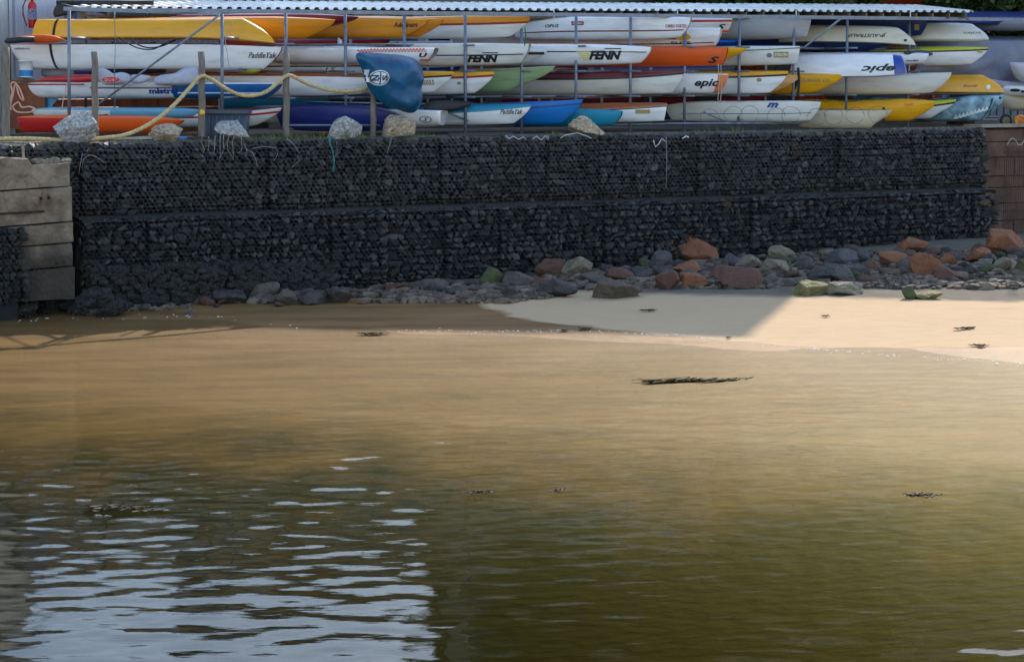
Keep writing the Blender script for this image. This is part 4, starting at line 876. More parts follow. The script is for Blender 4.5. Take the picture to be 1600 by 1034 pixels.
# --- ground level
b = Boat('kayak', 'red kayak fading to orange lying on the ground at the left', K, (288, 188), 184, 208, x0=27, Yd=41.0, hull=ORANGE, rake=.55, srake=.12, Wd=.55, up=-.04, sup=.0, e=2.8, q=.7, crown=.05, rocker=.02); b.shell('stern_half', RED, 0, .46, 0, 1, .003, True)
Boat('board', 'white and light blue board on the ground behind the red and orange kayak', BD, (312, 172), 172, 186, x0=50, Yd=42.0, hull=OFFW, deck=LBLUE, rake=.1, e=3.4, cockpit=False, crown=.05).shell('blue_nose', LBLUE, .5, 1, 0, 1, .003, True)
b = Boat('kayak', 'white kayak with red trimmed deck behind the grey tub', K, (441, 168), 178, 199, off=.9, L=4.8, hull=OFFW, deck=MAROON, rake=.5); b.band('gunwale', RED, .8, .88)
Boat('kayak', 'long kayak in a tight navy blue cover on the ground level', K, (624, 179), 168, 205, off=.75, x0=430, hull=NAVY, rake=.25, Wd=.6, up=-.12, sup=0, e=2.4, crown=.06, cockpit=False)
b = Boat('board', 'white square-tailed board with two round emblems beside a granite boulder', BD, (694, 175), 173, 199, off=.6, L=2.6, hull=WHITE, rake=.03, e=6, q=.5, tip=.26, up=-.02, Wd=.55, crown=.03, cockpit=False)
for px, w_ in ((644, 9), (671, 20)): b.decal(ring_shape(.85), INK, px, 186, w_, w_ * .52, name='emblem', cuts=0); b.text('S', INK, px, 186, w_ * .45, w_ * .3, shear=.5)
b = Boat('kayak', 'white kayak with teal deck and script lettering on the ground level', K, (830, 164), 176, 196, off=.7, hull=WHITE, deck=TEAL, rake=.35, Wd=.58, crown=.12); b.band('gunwale', TEAL, .94, 1); b.text('PaddleYak', INK, 801, 174, 34, 8, bold=.012, shear=.5)
b = Boat('kayak', 'bright blue kayak with dark rim line on the ground level', K, (911, 156), 166, 196, off=.75, hull=BLUE, rake=.45, Wd=.6, crown=.06); b.band('stripe', INKB, .88, .92)
Boat('kayak', 'teal kayak with blunt rounded end behind the pale boulder', K, (972, 176), 175, 198, off=.7, L=4.2, hull=TEAL, rake=.16, e=3, tip=.08, up=0)
b = Boat('kayak', 'white kayak with brown deck and tan label on the ground level', K, (1042, 162), 170, 192, off=.75, hull=WHITE, deck=BROWN, rake=.06, Wd=.6, crown=.10); b.band('gunwale', BROWN, .94, 1); b.band('stripe', INK, .89, .93); b.decal(RECT, INKT, 1006, 174, 22, 6, name='label')
b = Boat('surf_ski', 'long grey white surf ski with small blue emblem behind coiled wire', SK, (1283, 158), 161, 191, off=.35, x0=1040, hull=OFFW, rake=.22, Wd=.52, e=2.6, up=.02, sup=-.05, crown=.05); b.band('stripe', INKG, .62, .65, .1, .96); b.text('m', INKB, 1209, 164, 18, 7, bold=.05, shear=.4); b.decal(DISC, INKB, 1277, 157, 3, 3, name='plug')
b = Boat('canoe', 'cream canoe with pointed bow resting at the wall edge', 'canoe', (1395, 171), 172, 201, off=.1, x0=1225, hull=CREAM, deck=GREY, rake=.55, Wd=.62, up=.01, sup=.01, crown=.015, rocker=.05, cockpit=False)
b = Boat('kayak', 'yellow sit-on kayak with orange hatch patches on the ground level', K, (1462, 160), 168, 190, off=.7, L=3.4, hull=YEL, deck=YEL, rake=.5, Wd=.65, crown=.16, fair=2); 
for px in (1380, 1420): b.decal(DISC, gel('hatch_orange', (214, 118, 20)), px, 162, 34 if px < 1400 else 16, 6, name='hatch', out=.014, cuts=0)
b.strap(1382)
b = Boat('kayak', 'white kayak with lime deck tip between yellow and mottled kayaks', K, (1494, 156), 164, 186, off=1.2, L=3.2, hull=WHITE, deck=LIME, rake=.55); b.band('gunwale', LIME, .93, 1); b.band('stripe', INK, .86, .93, 0, 1, .007)
CAMO = mat('mottled_blue', S(20, 70, 88), .35, .3, 3.2, col2=S(165, 200, 214), detail=4)
b = Boat('kayak', 'mottled blue and white sit-on kayak at the right end of the ground level', K, (1570, 150), 163, 189, off=.9, L=3.3, hull=CAMO, deck=CAMO, rake=.45, Wd=.72, crown=.14, fair=1.9); b.decal(DISC, INK, 1562, 153, 4, 4, name='plug'); b.strap(1550, wd=.03)
for k in range(9): b.decal(([(-.5, -.5), (.5, -.5), (.0, .5)], [(0, 1, 2)]), INKW, 1494 + k * 6, 182 - k * 1.7, 8, 7, name='tooth_mark', cuts=0)

# --- boats stored deeper inside, glimpsed through the gaps
for k, (bx, by, bt, hl, dk, lb) in enumerate(((610, 62, 86, RED, MAROON, 'red kayak deep inside behind the amber kayaks'), (760, 66, 92, GREY, GREY, 'grey kayak deep inside behind the pale lettered ski'), (990, 66, 92, OFFW, RED, 'off-white kayak deep inside behind the white maroon lined ski'), (1200, 64, 90, DBLUE, BLUE, 'dark blue kayak deep inside behind the silver grey one'),
    (560, 104, 132, MAROON, MAROON, 'maroon kayak deep inside behind the slack rope'), (720, 104, 128, NAVY, GREY, 'navy kayak deep inside between second and third level'), (900, 108, 134, BROWN, BROWN, 'brown kayak deep inside above the maroon decked one'), (1150, 104, 130, GREY, DBLUE, 'grey blue kayak deep inside under the orange ski'),
    (520, 150, 174, TEAL, LBLUE, 'teal kayak deep inside above the navy cover'), (760, 152, 176, BLACK, BLACK, 'black covered kayak deep inside under the green one'), (1010, 150, 172, MAROON, BROWN, 'dark red kayak deep inside under the maroon decked one'), (1230, 150, 172, RED, MAROON, 'red kayak deep inside above the grey white ski'), (1420, 148, 170, LBLUE, TEAL, 'pale blue kayak deep inside behind the yellow sit-on'))):
    Boat('kayak', lb, K, (bx, by), by + 4, bt, L=5.0, off=6.2 + .2 * (k % 3), hull=hl, deck=dk, rake=.4, group='kayaks stored deeper inside')

# ---------------------------------------------------------------- covers, bags and tarps
def cushion(name, outline, depth, Yf, m, label, cat, seed, fold=.03, group=None, n=26, py_mid=None):
    """soft bag: outline in photo columns/rows on an upright plane, given real thickness"""
    pts = [Yf(px, py) for px, py in outline]; c = sum(pts, Vector()) / len(pts); root = empty(name, c, label, cat, group)
    m_ = len(outline); dense = []
    for k in range(m_):
        p, q, r_, t_ = (pts[(k + d) % m_] for d in (-1, 0, 1, 2))
        for f in (0, .25, .5, .75):
            dense.append(.5 * ((2 * q) + (r_ - p) * f + (2 * p - 5 * q + 4 * r_ - t_) * f * f + (3 * q - p - 3 * r_ + t_) * f ** 3))
    for side, nm in ((1, 'front'), (-1, 'back')):
        mb = MB(); rows = []
        for k in range(11):
            f = k / 10; row = []
            for p in dense:
                q = (p - c) * (1 - f); th = depth * (1 - (1 - f) ** 3.0) ** .5
                w_ = fold * noise.noise(Vector((q.x * 3.4 + seed, q.z * 2.2, seed))) * min(1, f * 4) + fold * .8 * (1 - abs(noise.noise(Vector((q.x * 2.3 + q.z * 1.7, q.z * .8 - q.x * .5, seed + 4))))) * min(1, f * 4) ** 2
                row.append(q + WN * (side * th + w_ * side))
            rows.append(row)
        mb.grid(rows, True); mb.build(nm, m, root, True)
    return root
KITE = mat('kite_blue', S(6, 58, 96), .45, .35, 1.6, col2=S(8, 92, 132), bump=.02, bscale=7)
pl = lambda px, py: W(px, py, .35)
kb_ = cushion('blue_bag', [(557, 84), (600, 84), (640, 89), (657, 102), (662, 122), (658, 140), (660, 155), (652, 172), (640, 177), (620, 171), (600, 163), (584, 150), (572, 130), (565, 108)], .17, pl, KITE, 'big blue sail bag with round white emblem hanging from the rack', 'bag', 2, .11)
def flat_decal(root, shape, m, px, py, wpx, hpx, off, name, rot=0):
    c = W(px, py, off); sc_ = c.y / FP; vs = []
    for x, y in shape[0]:
        x, y = x * math.cos(rot) - y * math.sin(rot), x * math.sin(rot) + y * math.cos(rot)
        vs.append(c + Vector((1, 0, 0)) * x * wpx * sc_ + Vector((0, 0, 1)) * y * hpx * sc_ + Vector((0, WU.y / WU.x, 0)) * x * wpx * sc_ - root.location)
    mb = MB().add(vs, shape[1]); return mb.build(name, m, root)
def on_front(o, root, lift=.012):
    """drape a flat mark onto the cloth by casting along the wall normal"""
    fr_ = [c for c in root.children if c.name.startswith('front')][0]
    from mathutils.bvhtree import BVHTree
    bv_ = BVHTree.FromPolygons([v.co for v in fr_.data.vertices], [p.vertices for p in fr_.data.polygons])
    bm = bmesh.new(); bm.from_mesh(o.data); bmesh.ops.triangulate(bm, faces=bm.faces)
    bmesh.ops.subdivide_edges(bm, edges=[e_ for e_ in bm.edges if e_.calc_length() > .06], cuts=2, use_grid_fill=True)
    for v in bm.verts:
        h_ = bv_.ray_cast(v.co + WN * 3, -WN)
        if h_[0]: v.co = h_[0] + WN * lift
    bm.to_mesh(o.data); bm.free()
KI = mat('kite_ink', S(16, 60, 84), .6, .1)
for sh_, m_, px, py, w_, h_, r_, lf in ((DISC, INKW, 592, 122, 24, 24, 0, .006), (ring_shape(.9), KI, 592, 122, 21, 21, 0, .011), (text_shape('N', .04), KI, 586.5, 122, 7, 9, math.pi / 2, .011), (text_shape('S', .04), KI, 597.5, 122, 7, 9, math.pi / 2, .011), (RECT, KI, 592, 122, 1.5, 20, 0, .011), (RECT, INKW, 576, 119, 7, 19, 0, .006), (text_shape('NORTH', .03), KI, 576, 119, 13, 3.6, math.pi / 2, .011)):
    on_front(flat_decal(kb_, sh_, m_, px, py, w_, h_, .17, 'emblem', r_), kb_, lf)
CL = mat('grey_cloth', S(150, 150, 160), .85, .15, 4, bump=.02, bscale=14); BG = mat('bag_silver', S(172, 172, 184), .6, .15, 3, bump=.02, bscale=12)
yb = lambda px, py: D(px, py, 42.1)
g1 = cushion('sail_bag', [(152, 112), (160, 106), (170, 116), (190, 113), (203, 118), (203, 130), (180, 133), (160, 131)], .14, yb, BG, 'silver sail bag with red oval mark on the third level', 'bag', 5, .03, 'silver sail bags on the third level')
fr0 = flat_decal(g1, DISC, RED, 173, 125, 26, 9, -.5, 'oval_mark'); on_front(fr0, g1, .006); on_front(flat_decal(g1, text_shape('oow', .04), INKW, 173, 125, 18, 5, -.5, 'lettering'), g1, .012)
cushion('sail_bag', [(240, 126), (250, 118), (275, 114), (290, 106), (308, 105), (311, 124), (298, 134), (262, 134), (244, 133)], .15, yb, BG, 'silver sail bag bundled right of the diagonal brace', 'bag', 9, .04, 'silver sail bags on the third level')
cushion('sail_bag', [(204, 118), (222, 117), (236, 120), (228, 128), (214, 131), (204, 128)], .08, yb, BG, 'small silver bag pinched by black straps between two larger bags', 'bag', 11, .03, 'silver sail bags on the third level')
cushion('cloth_bundle', [(64, 112), (72, 102), (92, 98), (112, 100), (128, 104), (128, 118), (96, 120), (70, 121)], .16, lambda px, py: D(px, py, 43.6), CL, 'crumpled grey cloth bundle behind the white bucket', 'cloth', 21, .06)
cushion('blue_bundle', [(112, 103), (130, 100), (142, 104), (142, 118), (114, 118)], .12, lambda px, py: D(px, py, 43.5), NAVY, 'small navy bundle left of the timber post', 'bundle', 23, .04)
cushion('red_cover', [(60, 127), (72, 121), (100, 118), (146, 117), (146, 128), (100, 129)], .10, lambda px, py: D(px, py, 42.15), RED, 'bright red cover lying on the white end of the windsurf board', 'cover', 71, .02)
cushion('dark_bundle', [(150, 104), (190, 106), (250, 106), (256, 114), (200, 116), (152, 113)], .12, lambda px, py: D(px, py, 43.4), BLACK, 'dark bundle tucked under the long white kayak', 'bundle', 73, .04)
cushion('black_fender', [(172, 20), (210, 17), (232, 21), (230, 27), (180, 28)], .06, lambda px, py: D(px, py, 43.0), BLACK, 'black padded roll above the yellow kayak left of the brace', 'padding', 75, .02)
cushion('black_fender', [(234, 18), (260, 16), (276, 20), (272, 26), (236, 27)], .06, lambda px, py: D(px, py, 43.0), BLACK, 'black padded roll above the yellow kayak beside the first roll', 'padding', 77, .02)
cushion('lime_bundle', [(372, 108), (392, 107), (408, 110), (398, 115), (376, 114)], .06, lambda px, py: W(px, py, 2.4), LIME, 'small lime green bundle under the bow of the long white kayak', 'bundle', 79, .02)
cushion('black_cover', [(668, 160), (700, 157), (738, 160), (724, 170), (690, 176), (664, 174)], .10, lambda px, py: W(px, py, 1.35), BLACK, 'black cockpit cover on the teal decked white kayak', 'cover', 81, .02)
cushion('dark_cover', [(1412, 82), (1432, 79), (1452, 80), (1456, 87), (1424, 89)], .07, lambda px, py: W(px, py, .95), mat('cover_slate', S(52, 60, 78), .7, .15, 4), 'slate grey cover between the blue nosed ski and lime decked kayak', 'cover', 83, .02)
# grey tarp over the boats at the right, blue tarp above it
def tarp(name, x0, x1, ytop, ybot, off, m, label, seed, amp=.12, depth=.9):
    root = empty(name, W((x0 + x1) / 2, ybot((x0 + x1) / 2), off), label, 'tarp'); mb = MB(); rows = []; n = 46
    for i in range(n + 1):
        px = x0 + (x1 - x0) * i / n; row = []
        for j in range(-6, 17):
            if j < 0: p = W(px, ytop(px), off); p = p - WN * (depth * (-j) / 6) + Vector((0, 0, .02 * -j))
            else:
                f = j / 16; p = W(px, ytop(px) + (ybot(px) - ytop(px)) * f, off); p = p + WN * (.16 * math.sin(f * 2.6) + amp * noise.noise(Vector((px * .035 + f * 1.2, f * 2.1, seed))) + amp * .5 * noise.noise(Vector((px * .09 + f * 3, f * 3, seed + 3))))
            row.append(p - root.location)
        rows.append(row)
    mb.grid(rows); mb.build('sheet', m, root, True); return root
def lerp(tab):
    def f(x):
        for (a, b_), (c, d_) in zip(tab, tab[1:]):
            if x <= c: return b_ + (d_ - b_) * max(0, (x - a)) / (c - a)
        return tab[-1][1]
    return f
TG = mat('tarp_grey', S(118, 118, 132), .8, .12, 2.2, bump=.02, bscale=9)
tarp('boat_tarp', 1425, 1700, lerp([(1425, 92), (1450, 80), (1500, 68), (1522, 65), (1560, 65), (1600, 64), (1700, 66)]), lerp([(1425, 112), (1480, 116), (1560, 126), (1700, 132)]), 1.9, TG, 'grey canvas tarp draped over boats at the right edge', 31)
tarp('blue_tarp', 1330, 1700, lerp([(1330, 25), (1700, 25)]), lerp([(1330, 30), (1460, 36), (1540, 40), (1700, 34)]), 2.3, mat('tarp_blue', S(18, 42, 100), .6, .2, 2), 'dark blue tarp hanging under the roof at the right', 37, .05)
cushion('covered_nose', [(1578, 100), (1590, 98), (1640, 100), (1640, 128), (1600, 128), (1586, 118)], .18, lambda px, py: W(px, py, 1.3), mat('cover_pale', S(176, 172, 176), .7, .15, 3), 'pale covered boat end at the right edge under the grey tarp', 'boat cover', 41, .03)
cushion('covered_hull', [(1480, 122), (1520, 120), (1580, 128), (1660, 134), (1660, 142), (1560, 140), (1490, 134)], .16, lambda px, py: W(px, py, 1.7), mat('cover_lilac', S(150, 146, 158), .7, .15, 3), 'lilac grey covered hull behind the yellow upside-down kayak', 'boat cover', 43, .03)
cushion('beige_hull', [(1560, 150), (1600, 142), (1660, 142), (1660, 172), (1600, 173), (1572, 170)], .16, lambda px, py: W(px, py, 1.6), gel('beige', (170, 156, 138)), 'beige dinghy hull at the right edge above the trailer wheel', 'dinghy', 47, .01)
# ---------------------------------------------------------------- things on the quay
def icorock(name, size, seed, m, sub=3, cuts=13, rough=.05, flat=0.0, parent=None):
    rr = random.Random(seed); bm = bmesh.new(); bmesh.ops.create_icosphere(bm, subdivisions=sub, radius=1)
    pls = []
    for _ in range(cuts):
        n_ = Vector((rr.gauss(0, 1), rr.gauss(0, 1), rr.gauss(0, .9))).normalized(); pls.append((n_, rr.uniform(.42, .74)))
    for v in bm.verts:
        d_ = v.co.normalized(); r_ = 1.0
        for n_, k in pls:
            q = d_.dot(n_)
            if q > .05: r_ = min(r_, k / q)
        r_ *= 1 + rough * noise.noise(d_ * 2.2 + Vector((seed, 0, 0))) + rough * .7 * noise.noise(d_ * 6 + Vector((seed, 3, 0))) + rough * .5 * noise.noise(d_ * 13 + Vector((seed, 3, 9))) + rough * .3 * noise.noise(d_ * 27 + Vector((seed, 5, 9)))
        v.co = d_ * r_
    mn = [min(v.co[i] for v in bm.verts) for i in range(3)]; mx_ = [max(v.co[i] for v in bm.verts) for i in range(3)]
    for v in bm.verts: v.co = Vector([(v.co[i] - (mn[i] + mx_[i]) / 2) / (mx_[i] - mn[i]) * size[i] for i in range(3)])
    me = bpy.data.meshes.new(name); bm.to_mesh(me); bm.free()
    sm_ = me.polygons; me.polygons.foreach_set('use_smooth', [sub < 3] * len(sm_))
    return link(name, me, parent, m)
for i, (x0, x1, y0, y1, mt, lb) in enumerate((
    (85, 153, 177, 226, 'granite', 'largest round pale grey granite boulder on the wall top at the left'),
    (232, 284, 198, 226, 'granite_tan', 'low tan granite boulder on the wall top beside the slack rope'),
    (336, 390, 190, 222, 'granite', 'grey craggy boulder on the wall top before the grey tub'),
    (512, 564, 179, 214, 'granite', 'pointed pale granite boulder on the wall top before the navy cover'),
    (596, 648, 180, 216, 'granite_tan', 'rounded tan granite boulder on the wall top under the blue bag'),
    (888, 944, 179, 209, 'granite_tan', 'flat sided pale boulder on the wall top before the teal kayak'))):
    c = W((x0 + x1) / 2, (y0 + y1) / 2, .32); k = c.y / FP; wd, ht = (x1 - x0) * k * 1.04, (y1 - y0) * k
    o = icorock('boulder', (wd, wd * .8, ht * 1.1), 50 + i * 7, ROCKM[mt], 4, 15, .07); c.z = TOP + ht * .5 - .03; o.location = c; tag(o, lb, 'boulder', 'boulders along the wall top')
o = icorock('orange_stone', (.11, .1, .11), 99, ROCKM['orange'], 2); o.location = W(507, 203, .5); o.location.z = TOP + .07; tag(o, 'small orange stone left of the pointed granite boulder', 'stone')

def timber_post(px, y0, y1, off, r, label, lean=0):
    a = W(px, y1, off); b_ = W(px, y0, off); t = empty('timber_post', a, label, 'post', 'timber posts along the wall top')
    a.z = TOP - .2
    pts = [a + (b_ - a) * (k / 8) + Vector((lean * k / 8 + .008 * math.sin(k * 2.1), 0, 0)) - t.location for k in range(9)]
    MB().tube(pts, [r * (1.04 - .05 * k / 8 + .02 * math.sin(k * 1.7)) for k in range(9)], 12).build('shaft', TIMBER, t, True)
    MB().tube([pts[-1] + Vector((0, 0, -.006)), pts[-1] + Vector((0, 0, .012))], r * .86, 12).build('cut_end', mat('cut_timber', S(128, 116, 100), .9, .3, 20), t)
    return t
timber_post(9, 74, 212, .9, .068, 'weathered timber post at the far left edge')
timber_post(148, 82, 200, .55, .058, 'weathered timber post standing behind the largest round boulder')
timber_post(315, 82, 214, .45, .06, 'weathered timber post with yellow float beside the grey tub')
timber_post(447, 84, 208, .5, .06, 'weathered timber post holding up the middle of the slack rope')
timber_post(583, 140, 210, .55, .055, 'weathered timber post half hidden behind the blue bag')
fl = icorock('float', (.09, .09, .11), 5, gel('float_yellow', (226, 176, 30)), 2, 2, .01); fl.location = W(316, 176, .33); tag(fl, 'small yellow float tied to the timber post by the tub', 'float')

# rope: three-strand lay, sagging between posts
ctrl = [(-20, 218, .5), (40, 217, .40), (110, 219, .30), (170, 215, .25), (205, 208, .25), (240, 190, .3), (270, 166, .33), (298, 136, .36), (311, 121, .37), (324, 121, .37), (345, 134, .4), (370, 147, .42), (392, 150, .43), (415, 144, .43), (436, 128, .42), (445, 120, .42), (456, 119, .43), (480, 131, .45), (510, 140, .48), (540, 143, .5), (566, 140, .52), (583, 133, .55)]
cp_ = [W(*c) for c in ctrl]; pth = []
for k in range(len(cp_) - 1):
    p, q, r_, t_ = cp_[max(k - 1, 0)], cp_[k], cp_[k + 1], cp_[min(k + 2, len(cp_) - 1)]; n_ = max(4, int((r_ - q).length / .022))
    for j in range(n_):
        f = j / n_; pth.append(.5 * ((2 * q) + (r_ - p) * f + (2 * p - 5 * q + 4 * r_ - t_) * f * f + (3 * q - p - 3 * r_ + t_) * f ** 3))
rr_ = empty('mooring_rope', pth[0], 'thick straw coloured rope slung between the timber posts', 'rope'); rows = []; run = 0
for i, p in enumerate(pth):
    t = (pth[min(i + 1, len(pth) - 1)] - pth[max(i - 1, 0)]).normalized(); a_ = t.cross(Vector((.1, .9, .2))).normalized(); b_ = t.cross(a_)
    run += (pth[i] - pth[i - 1]).length if i else 0
    row = []
    for k in range(18):
        th = 2 * math.pi * k / 18; r2 = .033 * (.84 + .26 * abs(math.cos(1.5 * (th - run * 26)))); row.append(p + a_ * math.cos(th) * r2 + b_ * math.sin(th) * r2 - rr_.location)
    rows.append(row)
MB().grid(rows, True).build('strand', mat('rope_straw', S(190, 166, 118), .9, .25, 20, bump=.006, bscale=60), rr_, True)

# white plastic pipes standing among the boats further in
for k, px in enumerate((548, 668, 706, 752, 842, 862, 940, 1016, 1196, 1300)):
    c = W(px, 150, 6.0); c.z = TOP; o = MB().tube([(0, 0, 0), (.01, 0, 1.1), (0, 0, 2.2)], .028, 8).build('plastic_pipe', mat('pipe_white', S(196, 190, 180), .6, .12, 4), None, True); o.location = c; tag(o, 'thin upright white pipe glimpsed between the boats further inside', 'pipe', 'white pipes inside the rack')
# grey tub
tb = empty('storage_tub', W(354, 206, .75), 'grey plastic storage tub with rim standing behind the craggy boulder', 'tub'); tb.location.z = TOP
TBM = mat('tub_grey', S(58, 66, 78), .5, .1, 3)
def rrect(cx, hx, hy, z, r=.05, n=4):
    out = []
    for sx_, sy_, a0 in ((1, 1, 0), (-1, 1, 90), (-1, -1, 180), (1, -1, 270)):
        for k in range(n + 1):
            a = rad(a0 + 90 * k / n); out.append(Vector((cx + sx_ * (hx - r) + r * math.cos(a), sy_ * (hy - r) + r * math.sin(a), z)))
    return out
MB().grid([rrect(0, .32, .2, 0), rrect(0, .36, .23, .38), rrect(0, .335, .21, .38), rrect(0, .31, .19, .04)], True).build('bin', TBM, tb, True)
MB().grid([rrect(0, .375, .245, .37), rrect(0, .385, .255, .38), rrect(0, .385, .255, .425), rrect(0, .36, .23, .43), rrect(0, .345, .215, .40)], True).build('rim', TBM, tb)
tb.scale = (1.12, 1.12, 1.2)
for k in range(5): MB().box((-.24 + k * .12, -.222, .19), (.012, .02, .16)).build('rib', TBM, tb)
MB().box((0, 0, .06), (.30, .18, .02)).build('base', TBM, tb)
# bucket
bk_ = empty('bucket', D(41, 121, 43.2), 'white bucket with blue print under the long white kayak', 'bucket'); k = 43.2 / FP
def cyl(rows_, seg=20): return [[Vector((r_ * math.cos(2 * math.pi * i / seg), r_ * math.sin(2 * math.pi * i / seg), z)) for i in range(seg)] for r_, z in rows_]
MB().grid(cyl([(.118, 0), (.122, .10), (.135, .29), (.142, .29), (.142, .315), (.13, .315), (.115, .02), (.001, .02)]), True).build('shell', WHITE, bk_, True)
MB().grid(cyl([(.1225, .02), (.128, .13)]), True).build('print', mat('bucket_print', S(30, 130, 190), .5, .25, 9), bk_, True)
MB().tube([Vector((-.142 * math.cos(a), -.142 * math.sin(a) * .4, .3 - .13 * math.sin(a))) for a in [math.pi * i / 10 for i in range(11)]], .005, 5).build('handle', STEEL, bk_, True)
stn = icorock('ledge_stone', (.62, .34, .22), 12, ROCKM['tan'], 3); stn.location = D(46, 130, 43.2); tag(stn, 'tan ledge stone under the white bucket', 'stone')
pl2 = MB().box((0, 0, 0), (.34, .2, .45)).build('stone_plinth', BR, None); pl2.location = D(46, 164, 43.25); tag(pl2, 'red stone plinth carrying the ledge stone and bucket', 'plinth')
# fire extinguisher on the shed wall
fe = empty('fire_extinguisher', D(51, 44, 44.75), 'red fire extinguisher with white label hanging on the white shed', 'extinguisher')
FR = mat('extinguisher_red', S(190, 20, 18), .3, .08, 4)
MB().grid(cyl([(.001, 0), (.075, 0), (.082, .03), (.082, .42), (.06, .48), (.03, .505), (.03, .53), (.001, .53)]), True).build('cylinder', FR, fe, True)
MB().grid(cyl([(.0835, .16), (.0835, .36)]), True).build('label', mat('extinguisher_label', S(206, 206, 214), .5, .3, 22, col2=S(60, 60, 130)), fe, True)
MB().box((.02, 0, .56), (.07, .018, .03)).build('valve', BLACK, fe); MB().box((.06, 0, .60), (.08, .012, .012)).build('lever', BLACK, fe)
MB().tube([Vector(p) for p in ((-.03, -.02, .55), (-.12, -.03, .53), (-.17, -.04, .40), (-.17, -.04, .25), (-.13, -.04, .12), (-.10, -.05, .03))], .014, 6).build('hose', mat('hose_red', S(140, 30, 34), .5, .1), fe, True)
MB().box((0, .16, .25), (.03, .09, .2)).build('bracket', STEEL, fe)
# paddle / orange kayak end with black tip lying on the white kayak
oe = Boat('kayak', 'short orange kayak end with black tip lying on the long white kayak', K, (104, 68), 57, 69, x0=26, Yd=42.55, hull=ORANGE, rake=.15, up=-.10, sup=-.05, crown=.02, e=2.6, Wd=.26, cockpit=False)
pd = MB().tube([D(8, 66, 42.3), D(12, 64, 42.3), D(30, 62.5, 42.32), D(54, 61.5, 42.35)], [.03, .055, .06, .05], 10).build('paddle_sleeve', BLACK, None, True); tag(pd, 'black padded sleeve poking left from the short orange kayak end', 'sleeve')
bf_ = cushion('black_fin_bag', [(84, 16), (92, 6), (108, 8), (124, 15), (110, 22), (86, 27)], .05, lambda px, py: D(px, py, 43.6), BLACK, 'black fin shaped cover sticking out above the yellow kayak', 'cover', 61, .01)
pl3 = MB().tube([D(88, 5, 43.8), D(240, 4, 44.2)], .05, 8).build('black_pole', BLACK, None, True); tag(pl3, 'long black pole under the roof above the yellow kayak', 'pole')
# lumber lying on the quay
for k, (x0, y0, x1, y1, lb) in enumerate(((118, 214, 300, 213, 'pale plank lying on the wall top behind the tan boulder'), (160, 218, 236, 217, 'short pale plank lying beside the slack rope'), (284, 201, 325, 200, 'dark plank lying beside the grey tub'), (700, 203, 800, 201, 'dark board on the ground under the teal decked kayak'))):
    a = W(x0, y0, .6 - .1 * k); b_ = W(x1, y1, .6 - .1 * k); a.z = b_.z = TOP + .045; d_ = b_ - a
    o = MB().box((0, 0, 0), (d_.length / 2, .05, .018), d_.to_track_quat('X', 'Z').to_matrix()).build('plank', mat('plank_pale' if k < 2 else 'plank_dark', S(176, 164, 148) if k < 2 else S(60, 54, 50), .85, .25, 5, stretch=(1, 6, 6)), None); o.location = (a + b_) / 2; tag(o, lb, 'plank', 'planks on the wall top')
bc = icorock('blue_rag', (.16, .1, .05), 77, BLUE, 3, 4, .2); bc.location = W(286, 220, .12); bc.location.z = TOP + .05; tag(bc, 'small blue rag at the wall edge right of the tan boulder', 'rag')
# trailer wheel and lamp at the right edge
tw = empty('trailer_wheel', W(1572, 186, 1.0), 'small black trailer wheel near the right edge of the quay', 'wheel'); tw.location.z = TOP
def wheel(root, r_, wd, mt, mr):
    t_ = []; 
    for k in range(25):
        a = 2 * math.pi * k / 24; row = []
        for j in range(9):
            b2 = 2 * math.pi * j / 8; q = r_ * .78 + r_ * .22 * math.cos(b2); row.append(Vector((q * math.cos(a), wd * math.sin(b2), r_ + q * math.sin(a))))
        t_.append(row)
    MB().grid(t_).build('tyre', mt, root, True)
    MB().add([Vector((0, -wd * .5, r_))] + [Vector((r_ * .6 * math.cos(k * math.pi / 10), -wd * .4, r_ + r_ * .6 * math.sin(k * math.pi / 10))) for k in range(20)], [(0, k + 1, (k + 1) % 20 + 1) for k in range(20)]).build('rim', mr, root)
    for k in range(5):
        a = k * 2 * math.pi / 5; MB().box((r_ * .32 * math.cos(a), -wd * .55, r_ + r_ * .32 * math.sin(a)), (r_ * .28, .008, r_ * .07), Matrix.Rotation(-a, 3, 'Y')).build('spoke', mr, root)
wheel(tw, .14, .05, BLACK, mat('rim_olive', S(110, 96, 60), .5, .2))
tw2 = empty('amber_wheel', W(1594, 189, .7), 'amber plastic trolley wheel cut by the right edge', 'wheel'); tw2.location.z = TOP; wheel(tw2, .135, .07, mat('amber_plastic', S(224, 140, 10), .3, .15), mat('amber_dark', S(190, 96, 8), .3, .2))
# dry straw and grass on the wall top
def tufts(name, spots, mt, label, h0, h1, n):
    mb = MB()
    for (px, off, sp) in spots:
        for k in range(n):
            p = W(px + R.gauss(0, sp), 205, off + R.uniform(-.12, .2)); p.z = TOP + .0; a = R.uniform(0, 6.28); hh = R.uniform(h0, h1); d_ = Vector((math.cos(a), math.sin(a), 0)); l_ = R.uniform(.01, .09)
            e_ = Vector((-d_.y, d_.x, 0)) * .006; mb.add([p - e_, p + e_, p + d_ * l_ * .5 + Vector((0, 0, hh * .7)) + e_ * .6, p + d_ * l_ * .5 + Vector((0, 0, hh * .7)) - e_ * .6, p + d_ * l_ + Vector((0, 0, hh))], [(0, 1, 2, 3), (3, 2, 4)])
    o = mb.build(name, mt, None, fix=False); tag(o, label, 'grass', kind='stuff')
tufts('grass', [(x, .2, 12) for x in range(400, 512, 14)] + [(545, .15, 6), (567, .15, 5), (640, .2, 10), (670, .2, 12), (866, .2, 8), (1090, .3, 12), (1150, .3, 14), (1240, .3, 14)], mat('grass_green', (.12, .16, .03), .8, .4, 3, rnd=.3), 'short green grass tufts along the wall top', .03, .11, 34)
